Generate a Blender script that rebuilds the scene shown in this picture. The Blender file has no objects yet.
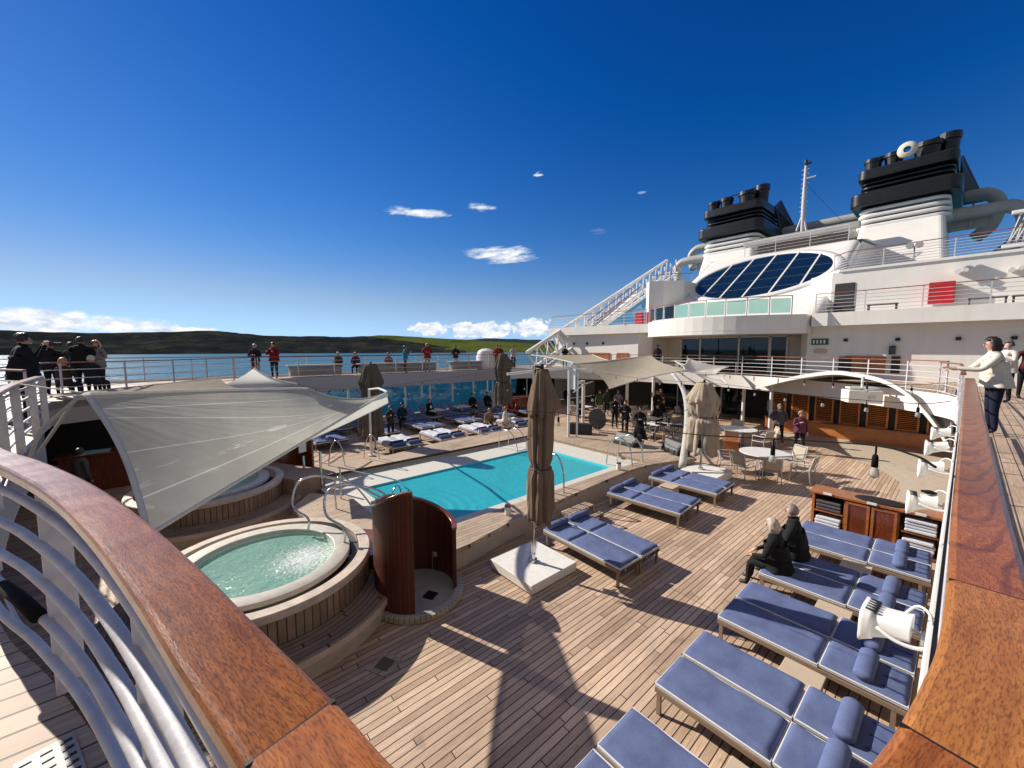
import bpy, bmesh, math, random
from mathutils import Vector, Matrix
random.seed(7)
C = bpy.context.scene.collection
PI = math.pi
R = math.radians
SC = bpy.context.scene

# ------------------------------------------------------------------ mesh builder
class MB:
    def __init__(s):
        s.v = []; s.f = []; s.m = []; s.uv = {}
    def face(s, ix, mi=0, uv=None):
        s.f.append(tuple(ix)); s.m.append(mi)
        if uv: s.uv[len(s.f) - 1] = uv
    def poly(s, pts, mi=0, uv=None):
        b = len(s.v); s.v += [tuple(p) for p in pts]
        s.face(range(b, b + len(pts)), mi, uv)
    def box(s, c, size, rz=0, mi=0, ry=0, rx=0):
        hx, hy, hz = size[0] / 2, size[1] / 2, size[2] / 2
        M = Matrix.Rotation(rz, 3, 'Z') @ Matrix.Rotation(ry, 3, 'Y') @ Matrix.Rotation(rx, 3, 'X')
        b = len(s.v); c = Vector(c)
        for x, y, z in ((-1,-1,-1),(1,-1,-1),(1,1,-1),(-1,1,-1),(-1,-1,1),(1,-1,1),(1,1,1),(-1,1,1)):
            s.v.append(tuple(c + M @ Vector((x*hx, y*hy, z*hz))))
        for q in ((3,2,1,0),(4,5,6,7),(0,1,5,4),(1,2,6,5),(2,3,7,6),(3,0,4,7)):
            s.face([b + i for i in q], mi)
        return s
    def bar(s, p0, p1, w, h, mi=0, up=(0,0,1)):
        """rectangular bar from p0 to p1, w across, h along up"""
        p0, p1 = Vector(p0), Vector(p1); d = (p1 - p0).normalized(); u = Vector(up)
        if abs(d.dot(u)) > .99: u = Vector((1,0,0))
        a = d.cross(u).normalized() * w/2; u = a.cross(d).normalized() * h/2
        b = len(s.v)
        for p in (p0, p1):
            for sa, su in ((-1,-1),(1,-1),(1,1),(-1,1)): s.v.append(tuple(p + a*sa + u*su))
        for q in ((0,1,2,3),(7,6,5,4),(0,4,5,1),(1,5,6,2),(2,6,7,3),(3,7,4,0)): s.face([b+i for i in q], mi)
        return s
    def tube(s, pts, r, n=8, mi=0, caps=True):
        pts = [Vector(p) for p in pts]; rs = r if isinstance(r, (list, tuple)) else [r]*len(pts)
        b = len(s.v); N = len(pts); prev = None
        for i, p in enumerate(pts):
            t = (pts[min(i+1, N-1)] - pts[max(i-1, 0)])
            t = t.normalized() if t.length > 1e-9 else Vector((0,0,1))
            if prev is None:
                u = Vector((0,0,1)) if abs(t.z) < .95 else Vector((1,0,0))
                a = t.cross(u).normalized()
            else:
                a = (prev - t*prev.dot(t)).normalized()
            prev = a; c2 = t.cross(a)
            for k in range(n):
                w = 2*PI*k/n
                s.v.append(tuple(p + (a*math.cos(w) + c2*math.sin(w))*rs[i]))
        for i in range(N-1):
            for k in range(n):
                k2 = (k+1) % n
                s.face((b+i*n+k, b+i*n+k2, b+(i+1)*n+k2, b+(i+1)*n+k), mi)
        if caps:
            s.face([b+k for k in range(n)][::-1], mi); s.face([b+(N-1)*n+k for k in range(n)], mi)
        return s
    def prism(s, poly, z0, z1, mi=0):
        n = len(poly)
        ar = sum(poly[i][0]*poly[(i+1)%n][1] - poly[(i+1)%n][0]*poly[i][1] for i in range(n))
        if ar < 0: poly = poly[::-1]
        b = len(s.v)
        s.v += [(p[0], p[1], z0) for p in poly] + [(p[0], p[1], z1) for p in poly]
        s.face([b+i for i in range(n)][::-1], mi); s.face([b+n+i for i in range(n)], mi)
        for i in range(n):
            j = (i+1) % n; s.face((b+i, b+j, b+n+j, b+n+i), mi)
        return s
    def lathe(s, prof, n=32, c=(0,0,0), mi=0, a0=0, a1=2*PI, sx=1, sy=1):
        full = abs(a1-a0-2*PI) < 1e-6; cols = n if full else n+1; b = len(s.v); m = len(prof)
        for k in range(cols):
            w = a0 + (a1-a0)*k/n
            for r, z in prof: s.v.append((c[0]+r*math.cos(w)*sx, c[1]+r*math.sin(w)*sy, c[2]+z))
        for k in range(n):
            k2 = (k+1) % cols
            for i in range(m-1): s.face((b+k*m+i, b+k2*m+i, b+k2*m+i+1, b+k*m+i+1), mi)
        return s
    def grid(s, fn, nu, nv, mi=0, uvs=None):
        b = len(s.v)
        for i in range(nu+1):
            for j in range(nv+1): s.v.append(tuple(fn(i/nu, j/nv)))
        for i in range(nu):
            for j in range(nv):
                q = (b+i*(nv+1)+j, b+(i+1)*(nv+1)+j, b+(i+1)*(nv+1)+j+1, b+i*(nv+1)+j+1)
                uv = None
                if uvs: uv = [uvs(i/nu,j/nv), uvs((i+1)/nu,j/nv), uvs((i+1)/nu,(j+1)/nv), uvs(i/nu,(j+1)/nv)]
                s.face(q, mi, uv)
        return s
    def ball(s, c, r, n=12, m=8, mi=0):
        rx, ry, rz = r if isinstance(r, (tuple, list)) else (r, r, r)
        return s.grid(lambda u, v: (c[0]+rx*math.sin(PI*v)*math.cos(2*PI*u), c[1]+ry*math.sin(PI*v)*math.sin(2*PI*u), c[2]-rz*math.cos(PI*v)), n, m, mi)
    def sweep(s, path, prof, mi=0, closed=True, uvw=1.0):
        """prof: list of (offset to the left of travel, z) swept along an XY(Z) path"""
        P = [Vector((p[0], p[1], p[2] if len(p) > 2 else 0)) for p in path]; N = len(P); m = len(prof); b = len(s.v); L = 0; Ls = []
        for i, p in enumerate(P):
            t = P[min(i+1, N-1)] - P[max(i-1, 0)]; t.z = 0; t.normalize(); nrm = Vector((-t.y, t.x, 0))
            if i: L += (P[i]-P[i-1]).length
            Ls.append(L)
            for o, z in prof: s.v.append(tuple(p + nrm*o + Vector((0,0,z))))
        rng = m if closed else m-1
        pl = [0]
        for j in range(m): pl.append(pl[-1] + math.dist(prof[j], prof[(j+1) % m]))
        for i in range(N-1):
            for j in range(rng):
                k = (j+1) % m
                s.face((b+i*m+j, b+(i+1)*m+j, b+(i+1)*m+k, b+i*m+k), mi,
                       [(Ls[i], pl[j]), (Ls[i+1], pl[j]), (Ls[i+1], pl[j+1]), (Ls[i], pl[j+1])])
        if closed:
            s.face([b+j for j in range(m)][::-1], mi); s.face([b+(N-1)*m+j for j in range(m)], mi)
        return s
    def build(s, name, mats, parent=None, smooth=False, bev=0, loc=None, sub=0, solid=0, fix=True):
        me = bpy.data.meshes.new(name)
        if loc: s.v = [(x-loc[0], y-loc[1], z-loc[2]) for x, y, z in s.v]
        me.from_pydata(s.v, [], s.f)
        if not isinstance(mats, (list, tuple)): mats = [mats]
        for m in mats: me.materials.append(m)
        me.polygons.foreach_set('material_index', s.m)
        if s.uv:
            L = me.uv_layers.new(name='UVMap')
            for fi, uv in s.uv.items():
                p = me.polygons[fi]
                for li, q in zip(p.loop_indices, uv): L.data[li].uv = q
        me.update()
        if fix:
            bm = bmesh.new(); bm.from_mesh(me)
            bmesh.ops.remove_doubles(bm, verts=bm.verts, dist=1e-5)
            bmesh.ops.recalc_face_normals(bm, faces=bm.faces)
            bm.to_mesh(me); bm.free()
        if smooth: me.polygons.foreach_set('use_smooth', [True]*len(me.polygons))
        o = bpy.data.objects.new(name, me); C.objects.link(o)
        if loc and not parent: o.location = loc
        if parent: o.parent = parent      # a parent stands at loc itself
        if solid:
            md = o.modifiers.new('Solidify', 'SOLIDIFY'); md.thickness = solid; md.offset = 0
        if sub:
            md = o.modifiers.new('Subsurf', 'SUBSURF'); md.levels = md.render_levels = sub
        if bev:
            md = o.modifiers.new('Bevel', 'BEVEL'); md.width = bev; md.segments = 2; md.limit_method = 'ANGLE'; md.angle_limit = R(40)
            if smooth is False:
                me.polygons.foreach_set('use_smooth', [True]*len(me.polygons)); 
                md.harden_normals = True
        return o

def tag(o, label=None, cat=None, group=None, kind=None):
    if label: o['label'] = label
    if cat: o['category'] = cat
    if group: o['group'] = group
    if kind: o['kind'] = kind
    return o
def thing(name, label, cat, loc=(0,0,0), rz=0, group=None):
    o = bpy.data.objects.new(name, None); C.objects.link(o); o.location = loc; o.rotation_euler = (0,0,rz)
    o.empty_display_size = .2
    return tag(o, label, cat, group)
def struct(o):
    o['kind'] = 'structure'; return o
def kids(o): return [c for c in bpy.data.objects if c.parent == o]
KIDS = {}
def copy_tree(o, parent=None):
    c = o.copy(); C.objects.link(c)
    if parent: c.parent = parent
    if o.name not in KIDS: KIDS[o.name] = kids(o)
    for ch in KIDS[o.name]: copy_tree(ch, c)
    return c
def dup(o, loc, rz, label=None, group=None):
    c = copy_tree(o); c.location = loc; c.rotation_euler = (0,0,rz)
    if label: c['label'] = label
    if group: c['group'] = group
    return c
def lerp(a, b, t): return tuple(x + (y-x)*t for x, y in zip(a, b))
def smoothpath(pts, n=8):
    """Catmull-Rom"""
    out = []; P = [Vector(p) for p in pts]
    for i in range(len(P)-1):
        p0 = P[i-1] if i else P[0]*2-P[1]; p1 = P[i]; p2 = P[i+1]; p3 = P[i+2] if i+2 < len(P) else P[-1]*2-P[-2]
        for k in range(n):
            t = k/n
            out.append(.5*((2*p1) + (p2-p0)*t + (2*p0-5*p1+4*p2-p3)*t*t + (3*p1-p0-3*p2+p3)*t**3))
    out.append(P[-1]); return [tuple(p) for p in out]

# ------------------------------------------------------------------ materials
class NT:
    def __init__(s, name, world=False):
        if world:
            s.t = world.node_tree
        else:
            s.mat = bpy.data.materials.new(name); s.mat.use_nodes = True; s.t = s.mat.node_tree
        s.t.nodes.clear()
    def n(s, ty, **kw):
        nd = s.t.nodes.new(ty)
        ins = kw.pop('ins', {})
        for k, v in kw.items(): setattr(nd, k, v)
        for k, v in ins.items():
            if hasattr(v, 'node') or isinstance(v, bpy.types.NodeSocket): s.t.links.new(v, nd.inputs[k])
            else: nd.inputs[k].default_value = v
        return nd
    def math(s, op, a, b=0.0, c=None):
        d = {0: a, 1: b}
        if c is not None: d[2] = c
        return s.n('ShaderNodeMath', operation=op, ins=d).outputs[0]
    def mix(s, f, a, b, bt='MIX'):
        nd = s.n('ShaderNodeMix', data_type='RGBA', blend_type=bt)
        for i, v in ((0, f), (6, a), (7, b)):
            if isinstance(v, bpy.types.NodeSocket): s.t.links.new(v, nd.inputs[i])
            else: nd.inputs[i].default_value = v if i == 0 else (tuple(v) + (1,))[:4]
        return nd.outputs[2]
    def ramp(s, f, stops):
        nd = s.n('ShaderNodeValToRGB', ins={0: f}); e = nd.color_ramp.elements
        while len(e) < len(stops): e.new(.5)
        for q, (p, c) in zip(e, stops):
            q.position = p; q.color = (c if isinstance(c, (tuple, list)) else (c, c, c)) [:3] + (1,) if isinstance(c, tuple) else (c, c, c, 1)
        return nd.outputs[0]
    def noise(s, vec, scale, detail=4, rough=.55, dist=0):
        return s.n('ShaderNodeTexNoise', ins={'Vector': vec, 'Scale': scale, 'Detail': detail, 'Roughness': rough, 'Distortion': dist}).outputs[0]
    def pos(s): return s.n('ShaderNodeNewGeometry').outputs['Position']
    def obj(s): return s.n('ShaderNodeTexCoord').outputs['Object']
    def uv(s): return s.n('ShaderNodeTexCoord').outputs['UV']
    def scale(s, v, sc): return s.n('ShaderNodeMapping', ins={'Vector': v, 'Scale': sc}).outputs[0]
    def sep(s, v): return s.n('ShaderNodeSeparateXYZ', ins={0: v}).outputs
    def comb(s, x, y, z): return s.n('ShaderNodeCombineXYZ', ins={0: x, 1: y, 2: z}).outputs[0]
    def bump(s, h, strength=.3, dist=.01):
        return s.n('ShaderNodeBump', ins={'Height': h, 'Strength': strength, 'Distance': dist}).outputs[0]
    def out(s, color, rough=.5, metal=0, bump=None, **kw):
        b = s.n('ShaderNodeBsdfPrincipled')
        def st(k, v):
            if isinstance(v, bpy.types.NodeSocket): s.t.links.new(v, b.inputs[k])
            else: b.inputs[k].default_value = v
        st('Base Color', color if isinstance(color, bpy.types.NodeSocket) else tuple(color)[:3] + (1,))
        st('Roughness', rough); st('Metallic', metal)
        if bump is not None: st('Normal', bump)
        for k, v in kw.items(): st(k.replace('_', ' '), v)
        o = s.n('ShaderNodeOutputMaterial', ins={0: b.outputs[0]})
        return s.mat
MATS = {}
def M(name, col, rough=.5, metal=0, ns=6.0, amt=.12, bs=0, bstr=.15, **kw):
    """plain surface with slight unevenness of colour and gloss"""
    if name in MATS: return MATS[name]
    t = NT(name); p = t.obj()
    f = t.noise(p, ns, 5, .6)
    lo = tuple(c*(1-amt) for c in col); hi = tuple(min(1, c*(1+amt)) for c in col)
    c = t.ramp(f, [(.3, lo), (.7, hi)])
    r = t.n('ShaderNodeMapRange', ins={0: t.noise(p, ns*2.3, 3), 3: max(0, rough-.08), 4: min(1, rough+.1)}).outputs[0]
    b = t.bump(t.noise(p, bs, 4), bstr, .01) if bs else None
    MATS[name] = t.out(c, r, metal, b, **kw); return MATS[name]

def planks(name, w, length, c1, c2, caulk, rough=.6, along='X', gap=.07, wear=(.8, 1.15), src='pos', rot=0):
    t = NT(name); p = t.pos() if src == 'pos' else t.obj()
    x, y, z = t.sep(p)[:3]
    if along == 'Y': x, y = y, x
    row = t.math('FLOOR', t.math('DIVIDE', y, w))
    fy = t.math('FRACT', t.math('DIVIDE', y, w))
    h1 = t.math('FRACT', t.math('MULTIPLY', t.math('SINE', t.math('MULTIPLY', row, 12.9898)), 43758.5453))
    xs = t.math('ADD', t.math('DIVIDE', x, length), t.math('MULTIPLY', h1, 3.7))
    col = t.math('FLOOR', xs); fx = t.math('FRACT', xs)
    h2 = t.math('FRACT', t.math('MULTIPLY', t.math('SINE', t.math('ADD', t.math('MULTIPLY', row, 78.233), t.math('MULTIPLY', col, 37.719))), 43758.5453))
    ey = t.math('MINIMUM', fy, t.math('SUBTRACT', 1, fy)); ex = t.math('MULTIPLY', t.math('MINIMUM', fx, t.math('SUBTRACT', 1, fx)), length/w)
    e = t.math('MINIMUM', ey, ex)
    seam = t.n('ShaderNodeMapRange', ins={0: e, 1: gap*.45, 2: gap*.75}).outputs[0]
    gr = t.noise(t.comb(t.math('ADD', t.math('MULTIPLY', x, 3), t.math('MULTIPLY', h2, 50)), t.math('MULTIPLY', y, 70), z), 1, 4, .65)
    big = t.noise(p, .55, 4, .6)
    c = t.mix(h2, c1, c2)
    c = t.mix(1, c, t.ramp(gr, [(.25, .62), (.75, 1.28)]), 'MULTIPLY')
    c = t.mix(1, c, t.ramp(big, [(.3, wear[0]), (.7, wear[1])]), 'MULTIPLY')
    st = t.noise(p, 2.3, 6, .7)
    c = t.mix(1, c, t.ramp(st, [(.28, .6), (.42, 1.0)]), 'MULTIPLY')
    c = t.mix(seam, caulk, c)
    b = t.bump(t.math('ADD', seam, t.math('MULTIPLY', gr, .25)), .35, .006)
    return t.out(c, t.n('ShaderNodeMapRange', ins={0: gr, 3: rough-.1, 4: rough+.15}).outputs[0], 0, b)
def staves(name, nst, c1, c2, caulk=(.03,.022,.018), radial=False, w=.07):
    """planks round a circle (upright staves) or in rings (round steps); object origin is the centre"""
    t = NT(name); p = t.obj(); x, y, z = t.sep(p)[:3]
    ang = t.math('DIVIDE', t.math('ARCTAN2', y, x), 2*PI)
    if radial:
        rad = t.math('SQRT', t.math('ADD', t.math('MULTIPLY', x, x), t.math('MULTIPLY', y, y)))
        q = t.math('DIVIDE', rad, w)
    else: q = t.math('MULTIPLY', ang, nst)
    i = t.math('FLOOR', q); f = t.math('FRACT', q)
    h = t.math('FRACT', t.math('MULTIPLY', t.math('SINE', t.math('MULTIPLY', i, 12.9898)), 43758.5453))
    e = t.math('MINIMUM', f, t.math('SUBTRACT', 1, f))
    if radial:
        f2 = t.math('FRACT', t.math('ADD', t.math('MULTIPLY', ang, 7), h)); e2 = t.math('MULTIPLY', t.math('MINIMUM', f2, t.math('SUBTRACT', 1, f2)), 9)
        e = t.math('MINIMUM', e, e2)
    seam = t.n('ShaderNodeMapRange', ins={0: e, 1: .04, 2: .09}).outputs[0]
    gv = t.comb(t.math('MULTIPLY', q, 9), t.math('MULTIPLY', z, 2 if not radial else 40), t.math('MULTIPLY', ang, 30 if radial else 2))
    gr = t.noise(gv, 1, 4, .6)
    c = t.mix(h, c1, c2); c = t.mix(1, c, t.ramp(gr, [(.25, .7), (.75, 1.2)]), 'MULTIPLY')
    c = t.mix(1, c, t.ramp(t.noise(p, 2.5, 4, .6), [(.3, .75), (.65, 1.1)]), 'MULTIPLY')
    c = t.mix(seam, caulk, c)
    return t.out(c, .6, 0, t.bump(seam, .3, .006))
def varnish(name, dark, light, coord='uv', stretch=(2.5, 60), rough=.22, coat=.6, fleck=.5, rings=0, spec=.5):
    t = NT(name)
    v = t.uv() if coord == 'uv' else t.obj()
    x, y, z = t.sep(v)[:3]
    if coord != 'uv': y = t.math('ADD', y, t.math('MULTIPLY', z, 1.0)) if coord == 'obj' else y
    if coord == 'objz': x, y = z, t.math('ADD', x, y)
    wob = t.noise(v, 3.2, 3, .5)
    yy = t.math('ADD', t.math('MULTIPLY', y, stretch[1]), t.math('MULTIPLY', wob, 7.0 + rings))
    g = t.noise(t.comb(t.math('MULTIPLY', x, stretch[0]), yy, 0), 1, 5, .65, .3)
    fl = t.noise(t.comb(t.math('MULTIPLY', x, 62), t.math('MULTIPLY', y, 340), 0), 1, 3, .6)
    c = t.ramp(g, [(.28, dark), (.72, light)])
    c = t.mix(t.math('MULTIPLY', t.ramp(fl, [(.49, 0), (.60, 1)]), fleck), c, tuple(q*.32 for q in dark))
    if rings:
        rv = t.math('SINE', t.math('ADD', t.math('MULTIPLY', x, rings), t.math('ADD', t.math('MULTIPLY', wob, 11), t.math('MULTIPLY', t.math('MULTIPLY', t.math('SUBTRACT', y, .06), t.math('SUBTRACT', y, .06)), rings*60))))
        c = t.mix(t.ramp(rv, [(.35, 0.0), (.95, .5)]), c, tuple(q*.35 for q in dark))
    c = t.mix(1, c, t.ramp(t.noise(v, 1.3, 3), [(.3, .75), (.7, 1.2)]), 'MULTIPLY')
    c = t.mix(1, c, t.ramp(t.noise(v, 23, 3), [(.3, .9), (.7, 1.1)]), 'MULTIPLY')
    b = t.bump(t.math('ADD', g, t.math('MULTIPLY', fl, .6)), .12, .004)
    return t.out(c, t.n('ShaderNodeMapRange', ins={0: t.noise(v, 9, 4), 3: rough-.06, 4: rough+.16}).outputs[0], 0, b, Coat_Weight=coat, Coat_Roughness=.16, Specular_IOR_Level=spec)
def glass(name, tint, refl=.5, rough=.02, opac=0.0, body=(0,0,0)):
    """tinted pane: clear transmission, mirror reflection by angle, optional body colour"""
    t = NT(name)
    tr = t.n('ShaderNodeBsdfTransparent', ins={0: tint + (1,)}).outputs[0]
    if opac:
        df = t.n('ShaderNodeBsdfDiffuse', ins={0: body + (1,)}).outputs[0]
        tr = t.n('ShaderNodeMixShader', ins={0: opac, 1: tr, 2: df}).outputs[0]
    gl = t.n('ShaderNodeBsdfGlossy', ins={0: (1,1,1,1), 1: rough}).outputs[0]
    fr = t.math('MULTIPLY', t.n('ShaderNodeFresnel', ins={0: 1.5}).outputs[0], refl*2)
    sh = t.n('ShaderNodeMixShader', ins={0: fr, 1: tr, 2: gl}).outputs[0]
    t.n('ShaderNodeOutputMaterial', ins={0: sh}); return t.mat
def water(name, tint, scale, strength, refl=1.0, body=None, opac=0, ripple=None, foam=None):
    t = NT(name); p = t.pos()
    h = t.math('ADD', t.noise(p, scale, 4, .6, .6), t.math('MULTIPLY', t.noise(p, scale*4, 3, .5), .35))
    if ripple:
        v = t.n('ShaderNodeVectorMath', operation='DISTANCE', ins={0: p, 1: ripple}).outputs['Value']
        rp = t.math('MULTIPLY', t.math('SINE', t.math('MULTIPLY', v, 22)), t.n('ShaderNodeMapRange', ins={0: v, 1: .1, 2: 2.2, 3: .5, 4: 0}).outputs[0])
        h = t.math('ADD', h, rp)
    b = t.bump(h, strength, .05)
    tr = t.n('ShaderNodeBsdfTransparent', ins={0: tint + (1,)}).outputs[0]
    if opac:
        df = t.n('ShaderNodeBsdfDiffuse', ins={0: body + (1,), 'Normal': b}).outputs[0]
        tr = t.n('ShaderNodeMixShader', ins={0: opac, 1: tr, 2: df}).outputs[0]
    if foam:
        fx = t.n('ShaderNodeVectorMath', operation='DISTANCE', ins={0: p, 1: foam}).outputs['Value']
        fm = t.math('ADD', t.noise(p, 26, 5, .75, .6), t.n('ShaderNodeMapRange', ins={0: fx, 1: .1, 2: 1.1, 3: .14, 4: -.28}).outputs[0])
        fw = t.n('ShaderNodeBsdfDiffuse', ins={0: (.8,.84,.8,1), 'Normal': b}).outputs[0]
        tr = t.n('ShaderNodeMixShader', ins={0: t.n('ShaderNodeMapRange', ins={0: fm, 1: .46, 2: .60, 3: 0, 4: .85}).outputs[0], 1: tr, 2: fw}).outputs[0]
    gl = t.n('ShaderNodeBsdfGlossy', ins={0: (1,1,1,1), 1: .04, 'Normal': b}).outputs[0]
    fr = t.math('MULTIPLY', t.n('ShaderNodeFresnel', ins={0: 1.33, 'Normal': b}).outputs[0], refl)
    sh = t.n('ShaderNodeMixShader', ins={0: fr, 1: tr, 2: gl}).outputs[0]
    t.n('ShaderNodeOutputMaterial', ins={0: sh}); return t.mat
def fabric(name, col, amt=.12, transl=0.0, weave=160, rough=.9, wr=1.5):
    t = NT(name); p = t.obj()
    f = t.noise(p, 3.0, 5, .6); w = t.noise(p, weave, 2, .5)
    lo = tuple(c*(1-amt) for c in col); hi = tuple(min(1, c*(1+amt)) for c in col)
    c = t.ramp(f, [(.3, lo), (.7, hi)])
    c = t.mix(1, c, t.ramp(w, [(.3, .8), (.7, 1.12)]), 'MULTIPLY')
    bu = t.bump(t.math('ADD', t.math('MULTIPLY', w, .25), t.noise(p, 7, 3, .5, .5)), .22*wr, .012)
    if not transl: return t.out(c, rough, 0, bu, Specular_IOR_Level=.25)
    df = t.n('ShaderNodeBsdfDiffuse', ins={0: c, 'Normal': bu}).outputs[0]
    tl = t.n('ShaderNodeBsdfTranslucent', ins={0: c}).outputs[0]
    sh = t.n('ShaderNodeMixShader', ins={0: transl, 1: df, 2: tl}).outputs[0]
    t.n('ShaderNodeOutputMaterial', ins={0: sh}); return t.mat

WHITE = M('white_paint', (.72,.71,.69), .35, ns=1.3, amt=.06, bs=1.2, bstr=.08)
def hullpaint(name, col):
    """ship plating: long weld seams, rust runs and soft dents"""
    t = NT(name); p = t.pos(); x, y, z = t.sep(p)[:3]
    big = t.noise(p, .35, 4, .6); run = t.noise(t.scale(p, (2.2, 2.2, .12)), 1, 4, .65)
    c = t.ramp(big, [(.3, tuple(q*.9 for q in col)), (.7, col)])
    c = t.mix(t.ramp(run, [(.55, 0), (.8, .22)]), c, (.42,.36,.28))
    sy = t.math('FRACT', t.math('DIVIDE', y, 2.4)); sz = t.math('FRACT', t.math('DIVIDE', z, 1.27))
    e = t.math('MINIMUM', t.math('MULTIPLY', t.math('MINIMUM', sy, t.math('SUBTRACT', 1, sy)), 2), t.math('MINIMUM', sz, t.math('SUBTRACT', 1, sz)))
    sm = t.n('ShaderNodeMapRange', ins={0: e, 1: 0, 2: .02}).outputs[0]
    return t.out(c, .38, 0, t.bump(t.math('ADD', t.math('MULTIPLY', sm, .12), t.math('MULTIPLY', t.noise(p, .9, 2), 2.0)), .3, .03))
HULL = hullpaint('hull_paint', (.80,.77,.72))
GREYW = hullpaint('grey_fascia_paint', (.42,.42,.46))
CREAM = M('cream_panel', (.62,.56,.47), .5, ns=1, amt=.06)
DIMWALL = M('shade_toned_bulkhead', (.20,.175,.15), .6, ns=1.5, amt=.1)  # cream bulkhead darkened in colour for the deep shade under the canopy
RAILW = M('rail_paint', (.52,.505,.515), .55, ns=9, amt=.14, bs=25, bstr=.25)
STEEL = M('polished_steel', (.62,.6,.57), .16, 1, amt=.08)
DARKM = M('black_metal', (.012,.012,.013), .45)
BLACK = M('funnel_black', (.009,.0095,.012), .33, ns=2, bs=1.5, bstr=.2)
RUBBER = M('dark_grey_coaming', (.045,.045,.05), .6, ns=3, amt=.25)
TAUPE = M('taupe_metal', (.23,.165,.115), .45, ns=8)
GREYM = M('grey_duct_paint', (.34,.335,.32), .5, ns=.8, amt=.1, bs=1, bstr=.1)
TEAK = planks('teak_deck', .098, 2.3, (.64,.465,.33), (.40,.275,.185), (.022,.017,.013), gap=.10)
TEAKL = planks('upper_teak_deck', .13, 2.6, (.50,.37,.26), (.42,.30,.21), (.06,.045,.035))
COPING = planks('pool_coping_teak', .105, 1.9, (.52,.40,.29), (.42,.31,.22), (.05,.04,.03))
STAVE = staves('teak_staves', 92, (.36,.25,.17), (.26,.175,.115))
RING = staves('ringed_teak_step', 0, (.37,.26,.18), (.28,.19,.13), radial=True, w=.085)
SHUT = varnish('sunlit_shutter_wood', (.40,.125,.03), (.62,.25,.075), 'obj', (1.5, 26), .35, .2, .25)  # wood brightened to stand in for sunlight on the shutters
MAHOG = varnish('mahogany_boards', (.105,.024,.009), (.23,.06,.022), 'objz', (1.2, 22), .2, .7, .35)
MAHL = varnish('mahogany_lit', (.27,.082,.02), (.48,.175,.05), 'obj', (1.5, 26), .3, .4, .35)  # brighter copy of the mahogany, sunlight put into its colour
RAILT = varnish('varnished_rail_teak', (.16,.042,.007), (.38,.132,.029), 'uv', (6, 75), .26, .28, .62, spec=.15)
RAILR = varnish('varnished_rail_cathedral', (.22,.058,.012), (.44,.145,.032), 'uv', (3.2, 85), .30, .35, .5, rings=22, spec=.35)
RAILG = varnish('varnished_rail_golden', (.34,.11,.02), (.58,.235,.056), 'uv', (7, 70), .30, .3, .55, spec=.35)
RAILM = varnish('varnished_rail_mitre', (.22,.055,.011), (.53,.185,.042), 'uv', (2.4, 42), .30, .3, .5, spec=.35)
RAILTHIN = M('thin_handrail_wood', (.22,.075,.035), .35, ns=5, amt=.25)
BLUE = fabric('blue_cushion', (.112,.145,.275), .16, wr=1.8)
NAVY = fabric('navy_cushion', (.028,.045,.15), .15)
PIPE = fabric('white_piping', (.66,.66,.66), .05)
TOWEL = fabric('white_towel', (.58,.60,.66), .05, weave=70, wr=3)
SAIL = fabric('sail_mesh', (.60,.585,.53), .07, .45, 260, wr=.4)
SAILB = fabric('beige_sail', (.54,.49,.39), .08, .35, 260, wr=.5)
def sailcloth(name, col):
    """mesh awning: welded panel seams, creases towards the corners, pale salt marks"""
    t = NT(name); u, v, _ = t.sep(t.uv())[:3]; p = t.obj()
    c = t.mix(1, col + (1,), t.ramp(t.noise(p, 1.1, 4, .6), [(.3, .86), (.7, 1.08)]), 'MULTIPLY')
    c = t.mix(1, c, t.ramp(t.noise(p, 300, 2), [(.3, .82), (.7, 1.12)]), 'MULTIPLY')
    m_ = None
    for v0, v1, u1, w in ((.14,.34,.98,.0045), (.22,.70,.62,.0045), (.80,.78,.75,.005), (.5,.93,.9,.003)):
        d = t.math('ABSOLUTE', t.math('SUBTRACT', v, t.math('ADD', v0, t.math('MULTIPLY', t.math('POWER', u, 1.3), (v1-v0)/u1**1.3))))
        k = t.math('MULTIPLY', t.math('LESS_THAN', d, w), t.math('LESS_THAN', u, u1))
        m_ = k if m_ is None else t.math('MAXIMUM', m_, k)
    st = t.math('ADD', t.noise(t.comb(t.math('MULTIPLY', u, 9), t.math('MULTIPLY', v, 13), 0), 1, 6, .72, .8), t.n('ShaderNodeMapRange', ins={0: t.math('ABSOLUTE', t.math('SUBTRACT', v, t.math('ADD', .72, t.math('MULTIPLY', u, -.25)))), 1: 0, 2: .28, 3: .02, 4: -.3}).outputs[0])
    sm = t.n('ShaderNodeMapRange', ins={0: st, 1: .55, 2: .62, 3: 0, 4: .8}).outputs[0]
    c = t.mix(t.math('MAXIMUM', t.math('MULTIPLY', m_, .9), sm), c, (.93,.91,.86))
    cr = t.noise(t.comb(t.math('MULTIPLY', t.math('ARCTAN2', v, t.math('ADD', u, .05)), 9), t.math('MULTIPLY', u, 1.5), 0), 1, 3, .5)
    b = t.bump(t.math('ADD', cr, t.math('MULTIPLY', t.noise(p, 3, 3), .5)), .25, .05)
    df = t.n('ShaderNodeBsdfDiffuse', ins={0: c, 'Normal': b}).outputs[0]; tl = t.n('ShaderNodeBsdfTranslucent', ins={0: c, 'Normal': b}).outputs[0]
    sh = t.n('ShaderNodeMixShader', ins={0: .42, 1: df, 2: tl}).outputs[0]
    tp = t.n('ShaderNodeBsdfTransparent', ins={0: (1,1,1,1)}).outputs[0]
    sh = t.n('ShaderNodeMixShader', ins={0: .07, 1: sh, 2: tp}).outputs[0]
    t.n('ShaderNodeOutputMaterial', ins={0: sh}); return t.mat
SAIL1 = sailcloth('mesh_sail_cloth', (.56,.545,.48))
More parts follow.
